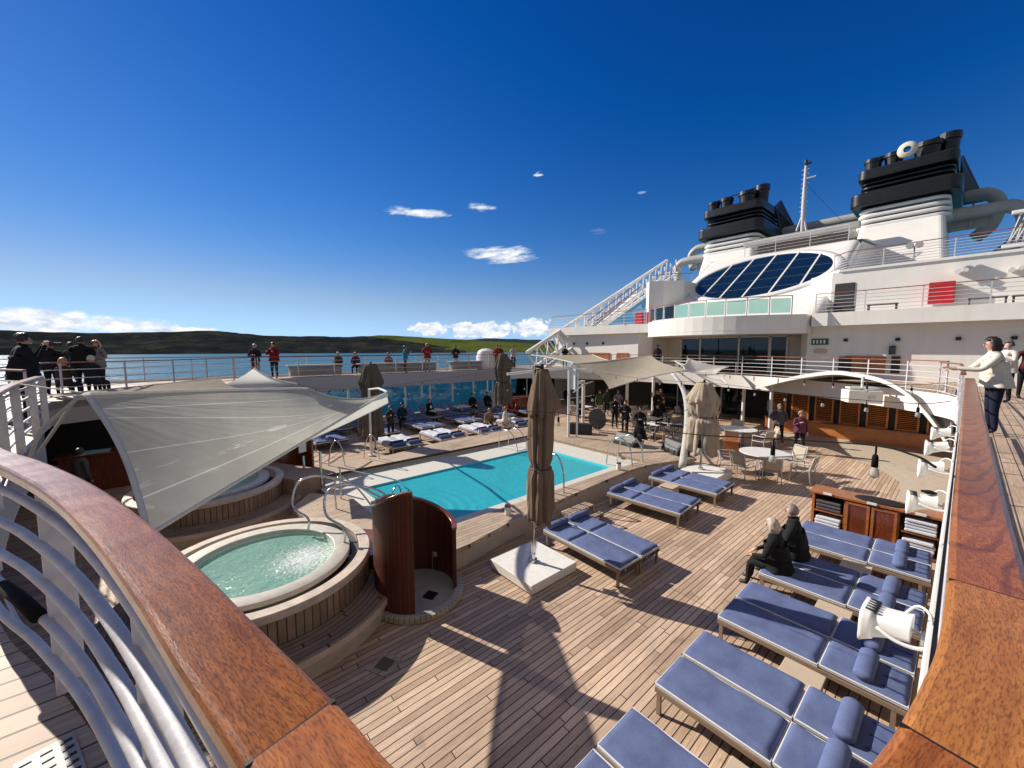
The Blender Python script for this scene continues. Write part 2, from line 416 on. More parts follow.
SEAM = fabric('sail_seam', (.80,.78,.72), .05, .6, 200, wr=.3)
SAILW = fabric('white_sail_band', (.78,.77,.73), .05, .4, 200, wr=.4)
UMB = fabric('taupe_umbrella_cloth', (.20,.145,.105), .16, .06, 200, wr=1.2)
UMBL = fabric('beige_umbrella_cloth', (.44,.36,.27), .14, .08, 200, wr=1.2)
UMBD = fabric('grey_umbrella_cloth', (.13,.11,.09), .2, .06, 200, wr=1.2)
TILE = M('beige_tile', (.46,.39,.31), .6, ns=5, amt=.1)
PEBBLE = M('pool_edge_pebble', (.56,.54,.48), .7, ns=38, amt=.28, bs=60, bstr=.4)
TURQ = M('turquoise_tile', (.10,.70,.78), .4, ns=2, amt=.05)
TUBW = M('tub_gelcoat', (.66,.80,.70), .2, ns=2, amt=.04)
BOXB = M('beige_side_box', (.50,.40,.29), .6, ns=4, amt=.08)
STONE = M('white_base_block', (.70,.68,.63), .6, ns=7, amt=.07, bs=40)
GLASSD = glass('dark_glass', (.05,.10,.12), .55, .02, .75, (.010,.028,.032))
GLASST = glass('teal_windbreak', (.30,.55,.62), .6, .01)
GLASSC = glass('clear_green_glass', (.62,.80,.76), .6, .01)
BULBG = glass('bulb_glass', (.9,.88,.84), .8, .05, .35, (.8,.78,.72))
SHADOWW = M('dark_interior', (.03,.028,.028), .7, ns=1)  # near-black colour stands in for the shade of interiors and openings
RED = M('red_locker', (.45,.012,.018), .4)
PLAST = M('white_plastic', (.72,.71,.67), .35, ns=4, amt=.05)
CABLE = M('black_cable', (.010,.009,.009), .85, Specular_IOR_Level=.1)
# ------------------------------------------------------------------ camera, sun, sky
CAM = (0, 0, 4.3)
cd = bpy.data.cameras.new('camera'); cam = bpy.data.objects.new('camera', cd); C.objects.link(cam)
cd.sensor_width = 36; cd.lens = 392.0/1024*36; cd.clip_start = .05; cd.clip_end = 30000
th, pt = R(49.2035), R(5.102)
fw = Vector((math.cos(th)*math.cos(pt), math.sin(th)*math.cos(pt), -math.sin(pt)))
cam.location = CAM; cam.rotation_euler = fw.to_track_quat('-Z', 'Y').to_euler()
SC.camera = cam
SUN_AZ, SUN_EL = R(110), R(31.5)
sl = bpy.data.lights.new('sun', 'SUN'); so = bpy.data.objects.new('sun', sl); C.objects.link(so)
sl.energy = 5.0; sl.angle = R(.53); sl.color = (1, .92, .81)
sd = Vector((math.cos(SUN_AZ)*math.cos(SUN_EL), math.sin(SUN_AZ)*math.cos(SUN_EL), math.sin(SUN_EL)))
so.rotation_euler = sd.to_track_quat('Z', 'Y').to_euler(); so.location = (0, 0, 60)
W = bpy.data.worlds.new('World'); SC.world = W; W.use_nodes = True
t = NT('', W)
sky = t.n('ShaderNodeTexSky', sky_type='NISHITA', sun_disc=False, sun_elevation=SUN_EL, sun_rotation=PI/2-SUN_AZ, altitude=1200, air_density=1.0, dust_density=.05, ozone_density=4.0)
hs = t.n('ShaderNodeHueSaturation', ins={'Hue': .507, 'Saturation': 1.22, 'Value': 1.0, 'Color': sky.outputs[0]}).outputs[0]
lum = t.n('ShaderNodeRGBToBW', ins={0: hs}).outputs[0]
soft = t.math('DIVIDE', 1.0, t.math('ADD', 1.0, t.math('MULTIPLY', lum, .16)))
g0 = t.n('ShaderNodeVectorMath', operation='SCALE', ins={0: hs, 'Scale': t.math('MULTIPLY', soft, 1.35*.0956)}).outputs[0]
gr_, gg_, gb_ = t.sep(g0)[:3]
g_g = t.math('MULTIPLY', t.math('POWER', gg_, 1.6), 2.3/.106)
g_b = t.math('SMOOTH_MAX', t.math('MULTIPLY', t.math('POWER', gb_, 1.25), 1.27/.106), t.math('MULTIPLY', g_g, 1.5), 2.5)
g_r = t.math('MAXIMUM', t.math('SMOOTH_MIN', t.math('MULTIPLY', t.math('POWER', gr_, 2.2), 14.5/.106), t.math('MULTIPLY', g_g, .62), 1.2), t.math('MULTIPLY', g_g, .03))
gam = t.comb(g_r, g_g, g_b)
dirv = t.n('ShaderNodeTexCoord').outputs['Generated']
x, y, z = t.sep(dirv)[:3]
az = t.math('ARCTAN2', y, x); el = t.math('ARCSINE', z)
base = t.comb(t.math('MULTIPLY', az, 1), t.math('MULTIPLY', el, 2.3), 0)
mask = None
# cloud banks, each at its own bearing: (azimuth, elevation, half width, half height, noise scale, sharp lo, hi)
CLOUDS = CLOUDLIST = [
 (100, 2.4, 15.0, 1.6, 14, .32, .58), (89, 2.1, 6, .6, 22, .36, .6), (53.5, 2.8, 8.5, 1.8, 34, .36, .50), (46, 3.1, 4.0, 2.0, 36, .36, .50), (61.0, 2.9, 4.5, 1.4, 36, .38, .52),
 (62.6, 18.1, 6.6, 1.0, 16, .36, .66), (50.9, 13.2, 7.2, 1.7, 14, .36, .66), (53.7, 19.1, 3.6, .8, 20, .42, .72), (45.6, 23.0, 1.3, .5, 30, .44, .7), (31.6, 20.0, 1.2, .35, 30, .46, .7), (37, 15.8, 2.6, 1.0, 24, .5, .85)]
for a, e, w, h, ns, lo, hi in CLOUDS:
    dx = t.math('DIVIDE', t.math('SUBTRACT', az, R(a)), R(w)); dy = t.math('DIVIDE', t.math('SUBTRACT', el, R(e)), R(h))
    d2 = t.math('ADD', t.math('MULTIPLY', dx, dx), t.math('MULTIPLY', dy, dy))
    fall = t.n('ShaderNodeMapRange', ins={0: d2, 1: 0.0, 2: 1.3, 3: .26, 4: -.45}).outputs[0]
    nz = t.noise(t.comb(az, t.math('MULTIPLY', t.math('ADD', el, t.math('MULTIPLY', az, .10)) if e > 10 else el, 5.0 if e > 10 else 1.5), a), ns, 7, .68 if e > 10 else .62, .35)
    k = t.n('ShaderNodeMapRange', interpolation_type='SMOOTHSTEP', ins={0: t.math('ADD', nz, fall), 1: lo+.12, 2: hi+.12, 3: 0, 4: .95 if w > 1.2 and a != 37 else (.35 if a != 37 else .12)}).outputs[0]
    mask = k if mask is None else t.math('MAXIMUM', mask, k)
cshade = t.noise(t.comb(az, t.math('MULTIPLY', el, 2.2), 3), 30, 5, .6)
ccol = t.mix(t.ramp(cshade, [(.38, 0.0), (.6, 1.0)]), (6.0, 6.8, 8.2), (10.5, 10.4, 10.2))
# unseen broken cloud added behind and above the camera as neutral fill light
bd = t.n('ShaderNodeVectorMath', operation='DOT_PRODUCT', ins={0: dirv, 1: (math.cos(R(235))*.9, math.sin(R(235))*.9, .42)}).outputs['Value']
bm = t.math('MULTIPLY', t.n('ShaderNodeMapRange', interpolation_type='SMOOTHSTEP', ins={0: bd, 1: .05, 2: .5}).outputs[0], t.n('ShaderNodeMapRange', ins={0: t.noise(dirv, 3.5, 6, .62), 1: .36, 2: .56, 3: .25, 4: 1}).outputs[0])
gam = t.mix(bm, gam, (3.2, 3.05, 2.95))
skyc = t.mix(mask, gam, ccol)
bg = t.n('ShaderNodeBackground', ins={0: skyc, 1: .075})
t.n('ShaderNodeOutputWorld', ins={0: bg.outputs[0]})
SC.view_settings.view_transform = 'Standard'; SC.view_settings.look = 'None'
SC.view_settings.exposure = 0.5; SC.view_settings.gamma = 1
SC.cycles.use_denoising = True
SC.cycles.max_bounces = 8; SC.cycles.transparent_max_bounces = 24; SC.cycles.caustics_reflective = False; SC.cycles.caustics_refractive = False

# ------------------------------------------------------------------ sea and coast
SEA = -20.0
t = NT('sea_water'); p = t.pos()
d = t.n('ShaderNodeVectorMath', operation='LENGTH', ins={0: p}).outputs['Value']
h = t.math('ADD', t.noise(p, .22, 5, .6, .4), t.math('MULTIPLY', t.noise(p, .035, 4, .6), 2))
sea_m = t.out(t.ramp(t.noise(t.scale(p, (.012, .03, 1)), 1, 5, .6), [(.3, (.010, .085, .12)), (.7, (.022, .135, .175))]), .30, 0, t.bump(h, .8, 1.2), IOR=1.33, Specular_IOR_Level=.22)
mb = MB(); rr = [0, 60, 150, 400, 1000, 2500, 6000, 15000]
mb.lathe([(r_, SEA) for r_ in rr], 48)
struct(mb.build('water', sea_m))
def ridge(name, dist, depth, prof, mat, seed, rough=6, kind='hills'):
    """land strip: prof = list of (azimuth deg, crest height above the camera) -> real terrain from the shore up and over"""
    def H(a):
        for (a0, h0), (a1, h1) in zip(prof, prof[1:]):
            if a1 <= a <= a0: return h0 + (h1-h0)*(a0-a)/(a0-a1)
        return prof[0][1] if a > prof[0][0] else prof[-1][1]
    rnd = random.Random(seed); ph = [(rnd.uniform(.5, 9)*k, rnd.uniform(0, 6.3)) for k in (1, 2, 4, 8, 16, 30)]
    A0, A1 = prof[0][0], prof[-1][0]
    from mathutils import noise as mn
    def fn(u, v):
        a = A0 + (A1-A0)*u
        prof_v = [0, .30, .42, .55, .8, 1.0, .9, .6][min(7, int(v*7))]; nx = [0, .30, .42, .55, .8, 1.0, .9, .6][min(7, int(v*7)+1)]
        s_ = prof_v + (nx-prof_v)*(v*7-int(v*7))
        r_ = dist + depth*v
        x, y = r_*math.cos(R(a)), r_*math.sin(R(a))
        nz = mn.fractal(Vector((x/420, y/420, seed)), 1.0, 2.0, 6)
        crest = 4.3 + H(a) - SEA
        z = SEA - 1 + s_*(crest) + nz*rough*math.sin(PI*min(1, v*1.1))*(1 if v < .75 else .5)
        return (x + nz*60, y + nz*60, z)
    m = MB(); m.grid(fn, 260, 28)
    return struct(m.build(name, mat, smooth=True))
def landmat(name, stops, sc, sc2, steep):
    t = NT(name); p = t.pos(); x, y, z = t.sep(p)[:3]
    g = t.n('ShaderNodeNewGeometry'); nz = t.sep(g.outputs['Normal'])[2]
    f = t.math('ADD', t.noise(p, sc, 6, .65), t.math('MULTIPLY', t.math('SUBTRACT', t.noise(p, sc2, 4, .7), .5), .4))
    c = t.ramp(f, stops)
    c = t.mix(t.n('ShaderNodeMapRange', ins={0: nz, 1: steep-.12, 2: steep, 3: .85, 4: 0}).outputs[0], c, (.035, .038, .036))
    return t.out(c, 1.0, 0, t.bump(t.noise(p, .05, 5, .7), .9, 9), Specular_IOR_Level=0.0)
HEATH = landmat('backlit_heath', [(.3, (.012,.016,.020)), (.5, (.022,.026,.026)), (.7, (.052,.052,.038))], .008, .03, .8)  # hillside darkened in colour as backlit, tinted bluish for haze
GREEN = landmat('sunlit_pasture', [(.30, (.03,.055,.012)), (.45, (.07,.092,.022)), (.6, (.10,.115,.03)), (.75, (.05,.07,.02))], .0035, .02, .86)
FAR = landmat('far_moor', [(.3, (.020,.030,.038)), (.7, (.040,.052,.055))], .002, .02, .5)  # far ridge darkened in colour too, being backlit
ridge('hills', 2500, 900, [(116, 84), (103, 92), (96, 88), (88, 108), (82, 99), (78, 84), (74, 86), (70, 96), (66, 70), (60, 30), (56, 6)], HEATH, 3, 26)
ridge('hills', 2700, 1500, [(74, 30), (71, 100), (68, 125), (64, 118), (60, 104), (56, 88), (52, 74), (48, 60), (44, 40), (38, 20)], GREEN, 9, 16)
ridge('hills', 4200, 2200, [(120, 60), (100, 130), (88, 100), (72, 150), (68, 185), (64, 165), (58, 140), (54, 150), (50, 146), (44, 120), (36, 90), (26, 40)], FAR, 5, 30)

# ------------------------------------------------------------------ decks
UZ = 2.8
mb = MB(); mb.poly([(-14,-3.2,0),(34,-3.2,0),(34,24,0),(-14,24,0)])
struct(mb.build('pool_deck_floor', TEAK, fix=False))
mb = MB(); mb.poly([(13.2,.1,.004),(24,.1,.004),(24,6.9,.004),(23.2,6.6,.004),(22.2,5.6,.004),(21.4,4.2,.004),(20.3,2.9,.004),(19,1.8,.004),(17.6,1.15,.004),(15,.95,.004),(13.2,.9,.004)])
struct(mb.build('tiled_path', TILE, fix=False))
EDGE = [(.22,.18),(.18,.41),(.13,.6),(.0,1.13),(-.12,1.6),(-.28,2.13),(-.49,2.69),(-.73,3.27),(-1.05,4.4),(-1.32,5.8),(-1.55,7.3),(-1.72,8.8),(-1.8,10),(-1.87,11.2)]
AFT = smoothpath([(-.02+x_, y_) for x_, y_ in [(.62,.075),(.36,.13),(.24,.28)]] + [(x_-.04, y_) for x_, y_ in EDGE[1:]], 5)
FRONT = smoothpath([(17.2,.03),(18.6,.25),(20.2,1.5),(22.2,4.0),(23.6,6.6),(24.1,9.0),(24.1,12.5),(23.7,15.5),(22.6,18.6),(20.8,21.2),(19,22.4)], 6)
HOLE = [(10.4,.03)] + FRONT
def slab(name, poly, z0, z1, mats=None):
    m = MB(); m.prism(poly, z0, z1 - .01)
    o = struct(m.build(name, HULL))
    m = MB(); m.poly([(p_[0], p_[1], z1) for p_ in poly]); f = m.build(name + '_planking', TEAKL, fix=False)
    if f.data.polygons[0].normal.z < 0: f.data.flip_normals()
    f.parent = o; return o
AFTP = [(-1.95,11.3),(-2.7,12.5),(-2.9,16),(-2.6,17.05),(-1.6,17.65),(-.2,18.65),(1.5,20.55),(3,22.4)]
aft_poly = [(.62,.06)] + AFT + AFTP + [(3,24.6),(-10,24.6),(-10,-3.2),(.62,-3.2)]
slab('aft_promenade_deck', aft_poly, UZ-.22, UZ)
slab('starboard_promenade_deck', [(.62,-3.2),(.62,.06),(.7,.03),(17.2,.03),(17.2,-3.2)], UZ-.22, UZ)
slab('forward_promenade_deck', [(17.2,-3.2)] + FRONT + [(19,24.6),(32,24.6),(32,-3.2)], UZ-.22, UZ)
slab('port_promenade_deck', [(3,22.4),(19,22.4),(19,24.6),(3,24.6)], UZ-.22, UZ)
# fascia below the deck edge
def fascia(name, path, z0, z1, mat, label, side=1, thick=.05):
    m = MB(); m.sweep(path, [(0,z0),(side*thick,z0),(side*thick,z1),(0,z1)])
    return tag(m.build(name, mat), label, 'deck edge')
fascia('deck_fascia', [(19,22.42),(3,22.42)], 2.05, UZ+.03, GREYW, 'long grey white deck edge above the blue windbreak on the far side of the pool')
fascia('deck_fascia', FRONT, 2.1, UZ+.03, HULL, 'curved white deck edge over the forward bar and sliding doors')
fascia('deck_fascia', [(.9,.032),(17.2,.032)], 2.35, UZ+.01, HULL, 'straight white deck edge under the starboard teak handrail', thick=.012)
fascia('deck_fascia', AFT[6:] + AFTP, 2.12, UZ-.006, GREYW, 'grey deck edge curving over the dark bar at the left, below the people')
# dark coaming strip between rail and deck edge on the starboard side
m = MB(); m.box((8.9,-.035,UZ+.012),(16.4,.11,.02)); struct(m.build('deck_margin', RUBBER))
m = MB(); m.box((8.9,.026,UZ+.015),(16.4,.010,.036)); struct(m.build('deck_kerb', HULL))
# walls around the pool deck
def wall(name, mat, label, *boxes, bev=0):
    m = MB()
    for c_, s_ in boxes: m.box(c_, s_)
    return tag(m.build(name, mat, bev=bev), label, 'wall')
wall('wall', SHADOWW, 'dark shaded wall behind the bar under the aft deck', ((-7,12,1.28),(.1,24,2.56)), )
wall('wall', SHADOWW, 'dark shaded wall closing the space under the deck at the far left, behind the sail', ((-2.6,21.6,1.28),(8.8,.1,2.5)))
wall('wall', HULL, 'white bulkhead under the starboard promenade behind the lounger heads', ((7,-2.6,1.28),(27.9,.1,2.56)))
wall('wall', HULL, 'white ship side closing the port end of the space under the forward deck', ((28.3,22.4,1.28),(8.4,.1,2.5)))
wall('wall', DIMWALL, 'bulkhead, deep shade put into its dark colour, behind the band under the canopy', ((29.5,14.5,1.28),(.1,19.9,2.56)))
# port windbreak: low wall + panes + posts
wb = thing('glass_windbreak', 'row of blue tinted glass panes under the deck edge behind the dark loungers', 'windbreak', (8,22.45,0))
m = MB(); m.box((13,22.45,.16),(22,.1,.31)); m.build('sill_wall', HULL, wb, loc=(8,22.45,0))
for k in range(14):
    x_ = 2.2 + k*1.7
    m = MB(); m.box((x_,22.45,1.19),(.09,.09,1.74)); m.build('post', WHITE, wb, loc=(8,22.45,0))
    if k < 13:
        m = MB(); m.box((x_+.85,22.45,1.2),(1.58,.015,1.7)); m.build('pane', GLASST, wb, loc=(8,22.45,0))
# columns holding the forward deck
for i, (x_, y_, lb) in enumerate([(23.4,6.5,'white column right of the dark doorway, beside the wooden shutters'),(24.6,8.2,'slim white column in front of the dark doorway, left of the man in grey'),(25.4,10.2,'white column behind the beige closed parasol'),(16.6,13.35,'white column with lamp bracket under the beige canopy, right of the big parasol'),(20.2,13.0,'thin white column among the band under the canopy'),(23.9,13.4,'pale square column at the back of the canopy, behind the band')]):
    zt = 2.5 if i != 3 else 2.62
    m = MB(); m.tube([(x_,y_,0),(x_,y_,zt)], .09 if i else .08, 14); m.tube([(x_,y_,0),(x_,y_,.08)], .14, 14)
    tag(m.build('column', WHITE, smooth=False, bev=.01), lb, 'column', 'deck columns')

# ------------------------------------------------------------------ the pool
pool = thing('swimming_pool', 'long turquoise swimming pool with pale pebble edge and teak coping', 'pool', (8.5,10,0))
PL = (8.5,10,0)
wx0, wx1, wy0, wy1 = 3.9, 11.15, 7.72, 11.25     # water
near = [(3.55,6.35),(4.02,6.17),(5.5,6.42),(7.3,6.56),(9.5,6.72),(11.5,6.75),(12.9,6.35),(13.8,6.0)]
far = [(13.9,13.9),(11.5,14.15),(8.4,14.1),(6.0,13.6),(5.2,13.6),(3.2,13.9)]
outer = smoothpath(near, 5) + [(14.3,6.6),(14.9,7.6),(15.1,10),(14.9,12.6)] + smoothpath(far, 5)
inx0, inx1, iny0, iny1 = 2.6, 12.3, 7.15, 12.1   # inner edge of the coping; pebble ledge inside
# coping as ring: build outer prism pieces
def ring_strip(m, a, b, z0, z1):
    """quad strip between two polylines sampled alike, closed box section"""
    n = len(a)
    bb = len(m.v)
    for p_, q_ in zip(a, b): m.v += [(p_[0],p_[1],z0),(p_[0],p_[1],z1),(q_[0],q_[1],z1),(q_[0],q_[1],z0)]
    for i in range(n-1):
        o_ = bb+i*4
        for j in range(4): m.face((o_+j, o_+4+j, o_+4+(j+1)%4, o_+(j+1)%4))
    m.face((bb,bb+1,bb+2,bb+3)); o_ = bb+(n-1)*4; m.face((o_+3,o_+2,o_+1,o_))
def resample(path, n):
    P = [Vector((p_[0],p_[1],0)) for p_ in path]; L = [0]
    for a_, b_ in zip(P, P[1:]): L.append(L[-1]+(b_-a_).length)
    out = []
    for k in range(n):
        s_ = L[-1]*k/(n-1); i = 0
        while i < len(L)-2 and L[i+1] < s_: i += 1
        f_ = (s_-L[i])/max(1e-9, L[i+1]-L[i]); q_ = P[i].lerp(P[i+1], min(1, f_)); out.append((q_.x, q_.y))
    return out
nn = resample(smoothpath(near, 5), 30); ni = resample([(3.3,7.15),(12.3,7.15)], 30)
ff = resample(smoothpath(far, 5), 30); fi = resample([(12.3,12.6),(3.2,12.6)], 30)
fo = resample(smoothpath([(13.8,6.0),(14.4,6.8),(14.9,8),(15.1,10),(14.9,12),(13.9,13.9)], 5), 24); foi = resample([(12.3,7.15),(12.3,12.6)], 24)
def inset(o_, i_, d): return [lerp(a_, b_, d/max(.01, math.dist(a_, b_))) for a_, b_ in zip(o_, i_)]
for nm, o_, i_ in (('coping', nn, ni), ('coping', ff, fi), ('coping', fo, foi)):
    m = MB(); ring_strip(m, o_, i_, .36, .45); m.build(nm, COPING, pool, loc=PL, bev=.012)
    m = MB(); ring_strip(m, inset(o_, i_, .07), inset(i_, o_, .03), 0, .36); m.build('kerb_wall', TILE if nm != 'x' else WHITE, pool, loc=PL)
# ledge, basin, water
m = MB()
for b_ in ((3.0,12.33,7.12,wy0),(3.0,12.33,wy1,12.63),(wx1,12.33,wy0,wy1),(3.0,wx0,wy0,wy1)):
    m.poly([(b_[0],b_[2],.27),(b_[1],b_[2],.27),(b_[1],b_[3],.27),(b_[0],b_[3],.27)])
m.build('pebble_ledge', PEBBLE, pool, loc=PL)
m = MB(); zb = -.85
m.poly([(wx0,wy0,zb),(wx1,wy0,zb),(wx1,wy1,zb),(wx0,wy1,zb)])
m.poly([(wx0,wy0,zb),(wx1,wy0,zb),(wx1,wy0,.27),(wx0,wy0,.27)]); m.poly([(wx0,wy1,zb),(wx1,wy1,zb),(wx1,wy1,.27),(wx0,wy1,.27)])
m.poly([(wx0,wy0,zb),(wx0,wy1,zb),(wx0,wy1,.27),(wx0,wy0,.27)]); m.poly([(wx1,wy0,zb),(wx1,wy1,zb),(wx1,wy1,.27),(wx1,wy0,.27)])
m.build('basin', TURQ, pool, loc=PL)
POOLW = water('pool_water', (.74,.98,.99), 2.6, .6, .9, (.06,.68,.80), .5, ripple=(4.2,9.0,.2))
POOLW2 = POOLW
m = MB(); m.poly([(wx0,wy0,.21),(wx1,wy0,.21),(wx1,wy1,.21),(wx0,wy1,.21)]); m.build('pool_water', POOLW, pool, loc=PL)
# the pool deck floor is cut open for the basin: rebuild as a ring of strips
fl = bpy.data.objects['pool_deck_floor']
m = MB()
for a_ in ((-14,3.5,-3.2,24),(3.5,11.6,-3.2,7.3),(3.5,11.6,11.6,24),(11.6,34,-3.2,24)):
    m.poly([(a_[0],a_[2],0),(a_[1],a_[2],0),(a_[1],a_[3],0),(a_[0],a_[3],0)])
new = m.build('pool_deck_floor', TEAK); fl.data = new.data; bpy.data.objects.remove(new)
for p_ in fl.data.polygons:
    if p_.normal.z < 0: p_.flip()
# ------------------------------------------------------------------ whirlpools
def whirlpool(cx, cy, label, r=1.3, zt=.86, group=None):
    w = thing('whirlpool', label, 'hot tub', (cx,cy,0), 0)
    m = MB(); m.lathe([(r*.80,zt-.07),(r*.805,zt-.008),(r*.815,zt+.004),(r*.99,zt+.004),(r,zt-.004),(r,zt-.07)], 72); m.build('tub_rim', M('tub_rim_cream',(.58,.54,.46),.4,ns=6), w, bev=.004)
    m = MB(); m.lathe([(r*.80,zt-.06),(r*.78,.42),(r*.58,.4),(r*.55,.08),(0.01,.06)], 56)
    for a_ in (.6, 2.4, 4.1): m.box((r*.62*math.cos(a_), r*.62*math.sin(a_), .45), (.35,.5,.1), a_)
    m.build('tub_shell', TUBW, w, smooth=False)
    m = MB(); m.lathe([(.01,zt-.09),(r*.8,zt-.09)], 56); m.build('tub_water', water('tub_water', (.86,.99,.93), 7, .9, .7, (.52,.92,.80), .34, foam=(1.55,7.1,.77)) if 'tub_water' not in bpy.data.materials else bpy.data.materials['tub_water'], w)
    m = MB(); m.lathe([(r*1.02,zt-.12),(r*1.12,zt-.12)], 64); m.build('gutter', RUBBER, w)
    m = MB(); m.lathe([(r*1.12,zt-.14),(r*1.12,zt-.02),(r*1.25,zt-.02),(r*1.265,zt-.04),(r*1.265,zt-.13),(r*1.25,zt-.14)], 72); m.build('coping', M('pale_teak_coping',(.55,.46,.37),.55,ns=5,amt=.2), w, smooth=False, bev=.008)
    m = MB(); m.lathe([(r*1.235,.3),(r*1.235,zt-.135)], 96); m.build('stave_wall', STAVE, w)
    m = MB(); m.lathe([(r*1.2,.36),(r*1.60,.36),(r*1.62,.345)], 96); m.build('step', RING, w)
    m = MB(); m.lathe([(r*1.62,.345),(r*1.625,.25),(r*1.585,.245),(r*1.575,0)], 96); m.build('step_riser', M('step_riser_teak',(.50,.41,.32),.5,ns=6,amt=.15), w)
    return w
whirlpool(.95, 7.35, 'round whirlpool full of pale green water in front, beside the mahogany shower screen')
whirlpool(.55, 12.6, 'round whirlpool farther off, partly covered by the mesh sail', 1.3)
# teak block between the tubs and the pool, with steps
m = MB(); m.prism([(2.2,8.7),(3.0,7.6),(3.35,8.1),(3.35,10.4),(2.6,11.4),(2.0,10.6)], 0, .42)
tag(m.build('teak_step', COPING, bev=.012), 'low pale teak landing between the whirlpools and the pool end', 'step')
m = MB(); m.prism([(2.1,6.95),(2.9,6.5),(3.4,7.1),(2.75,7.9)], 0, .62)
tag(m.build('teak_planter_wall', MAHOG, bev=.01), 'low reddish teak wall joining the near whirlpool to the shower screen', 'wall')
m = MB(); m.box((2.25,12.7,.4),(1.0,2.0,.8), .5); tag(m.build('stave_partition', M('partition_teak',(.30,.19,.12),.6,ns=9,amt=.2), bev=.01), 'teak slat partition beside the farther whirlpool', 'partition')
# ------------------------------------------------------------------ railings
def pathlen(P):
    L = [0]
    for a_, b_ in zip(P, P[1:]): L.append(L[-1]+math.dist(a_[:2], b_[:2]))
    return L
def along(P, L, s_):
    i = 0
    while i < len(L)-2 and L[i+1] < s_: i += 1
    f_ = (s_-L[i])/max(1e-9, L[i+1]-L[i]); q_ = lerp(P[i], P[i+1], f_)
    tx, ty = P[i+1][0]-P[i][0], P[i+1][1]-P[i][1]; l_ = math.hypot(tx, ty) or 1
    return q_, (tx/l_, ty/l_)
def railing(label, path, z0, h=1.1, nt=4, sp=1.5, cap=None, tr=.014, pr=.028, capw=.07, name='deck_railing', panes=None, posts=None, group=None):
    path = [(p_[0], p_[1]) for p_ in path]
    t_ = thing(name, label, 'railing', (path[0][0], path[0][1], z0), group=group); LO = (path[0][0], path[0][1], z0)
    L = pathlen(path); n = max(1, round(L[-1]/sp))
    for k in range(n+1):
        q, d = along(path, L, min(L[-1]-.001, L[-1]*k/n))
        m = MB(); m.box((q[0], q[1], z0+h/2-.02), (pr*1.6, pr, h-.04), math.atan2(d[1], d[0])); m.build('post', RAILW, t_, loc=LO)
    lo = 0 if panes else nt
    for k in range(lo):
        z_ = z0 + .12 + (h-.22)*k/(nt-.5)
        m = MB(); m.tube([(p_[0], p_[1], z_) for p_ in path], tr, 6); m.build('rail', RAILW, t_, loc=LO)
    if panes:
        for k in range(n):
            a_, _ = along(path, L, L[-1]*k/n + .06); b_, _ = along(path, L, L[-1]*(k+1)/n - .06)
            m = MB(); m.bar((a_[0],a_[1],z0+h/2-.03),(b_[0],b_[1],z0+h/2-.03),.012,h-.22); m.build('pane', panes, t_, loc=LO)
    m = MB(); m.sweep(path, [(-capw/2,h-.035),(-capw/2,h-.01),(-capw/2+.012,h),(capw/2-.012,h),(capw/2,h-.01),(capw/2,h-.035)]) 
    m.v = [(a_,b_,c_+z0) for a_,b_,c_ in m.v]
    m.build('handrail', cap or RAILTHIN, t_, loc=LO)
    return t_
# the broad rail in the foreground
RZ = 3.8
RP = smoothpath([(10.4,.0),(6,.0),(3,.0),(1.9,.0),(1.26,-.004),(.98,.0),(.84,.012),(.74,.024),(.66,.037),(.58,.055),(.44,.105),(.31,.2),(.225,.31),(.18,.41),(.15,.56),(.09,.82),(.02,1.13),(-.1,1.6),(-.26,2.13),(-.47,2.69),(-.71,3.27),(-1.03,4.4),(-1.3,5.8),(-1.53,7.3),(-1.7,8.8),(-1.78,10),(-1.85,11.25)], 6)
fr = thing('guard_rail', 'broad varnished teak handrail on white posts and curved tubes, round the corner in front', 'railing', (.2,.4,UZ)); FL = (.2,.4,UZ)
RL = pathlen(RP)
def rcut(s0, s1):
    out = [along(RP, RL, s0)[0]] + [p_ for p_, l_ in zip(RP, RL) if s0+.005 < l_ < s1-.005] + [along(RP, RL, s1)[0]]
    return [(p_[0], p_[1]) for p_ in out]
def s_at(fn): return next(l_ for p_, l_ in zip(RP, RL) if fn(p_))
sA = s_at(lambda p: p[0] < 1.3); sB = s_at(lambda p: p[0] < .72); sC = s_at(lambda p: p[1] > .55); sD = RL[-1]
CAPP = [(.0,-.036),(.0,-.012),(.004,-.004),(.012,0),(.106,0),(.114,-.004),(.118,-.012),(.118,-.036),(.112,-.046),(.006,-.046)]
for (a_, b_, mt) in ((0, sA, RAILR), (sA, sB, RAILG), (sB, sC, RAILM), (sC, sD, RAILT)):
    m = MB(); m.sweep(rcut(a_+.002, b_-.002), CAPP); m.v = [(x_,y_,z_+RZ) for x_,y_,z_ in m.v]
    m.build('handrail_cap', mt, fr, loc=FL, smooth=False)
for s_ in (sA, sB, sC):
    m = MB(); q, d = along(RP, RL, s_); m.box((q[0]-d[1]*.059, q[1]+d[0]*.059, RZ-.0225), (.006,.113,.0445), math.atan2(d[1], d[0])); m.build('joint_strip', DARKM, fr, loc=FL)
def off(path, o_):
    out = []
    for i, p_ in enumerate(path):
        a_, b_ = path[max(0,i-1)], path[min(len(path)-1,i+1)]; tx, ty = b_[0]-a_[0], b_[1]-a_[1]; l_ = math.hypot(tx,ty) or 1
        out.append((p_[0]-ty/l_*o_, p_[1]+tx/l_*o_))
    return out
for z_ in (3.655, 3.49, 3.32, 3.15, 2.98):
    m = MB(); m.tube([(p_[0], p_[1], z_) for p_ in off(rcut(sA, sD), .078)], .0185, 12); m.build('rail_tube', RAILW, fr, smooth=True, loc=FL)
    m = MB(); m.tube([(10.38,-.06,z_),(1.32,-.066,z_)], .0185, 8); m.build('rail_tube', RAILW, fr, smooth=True, loc=FL)
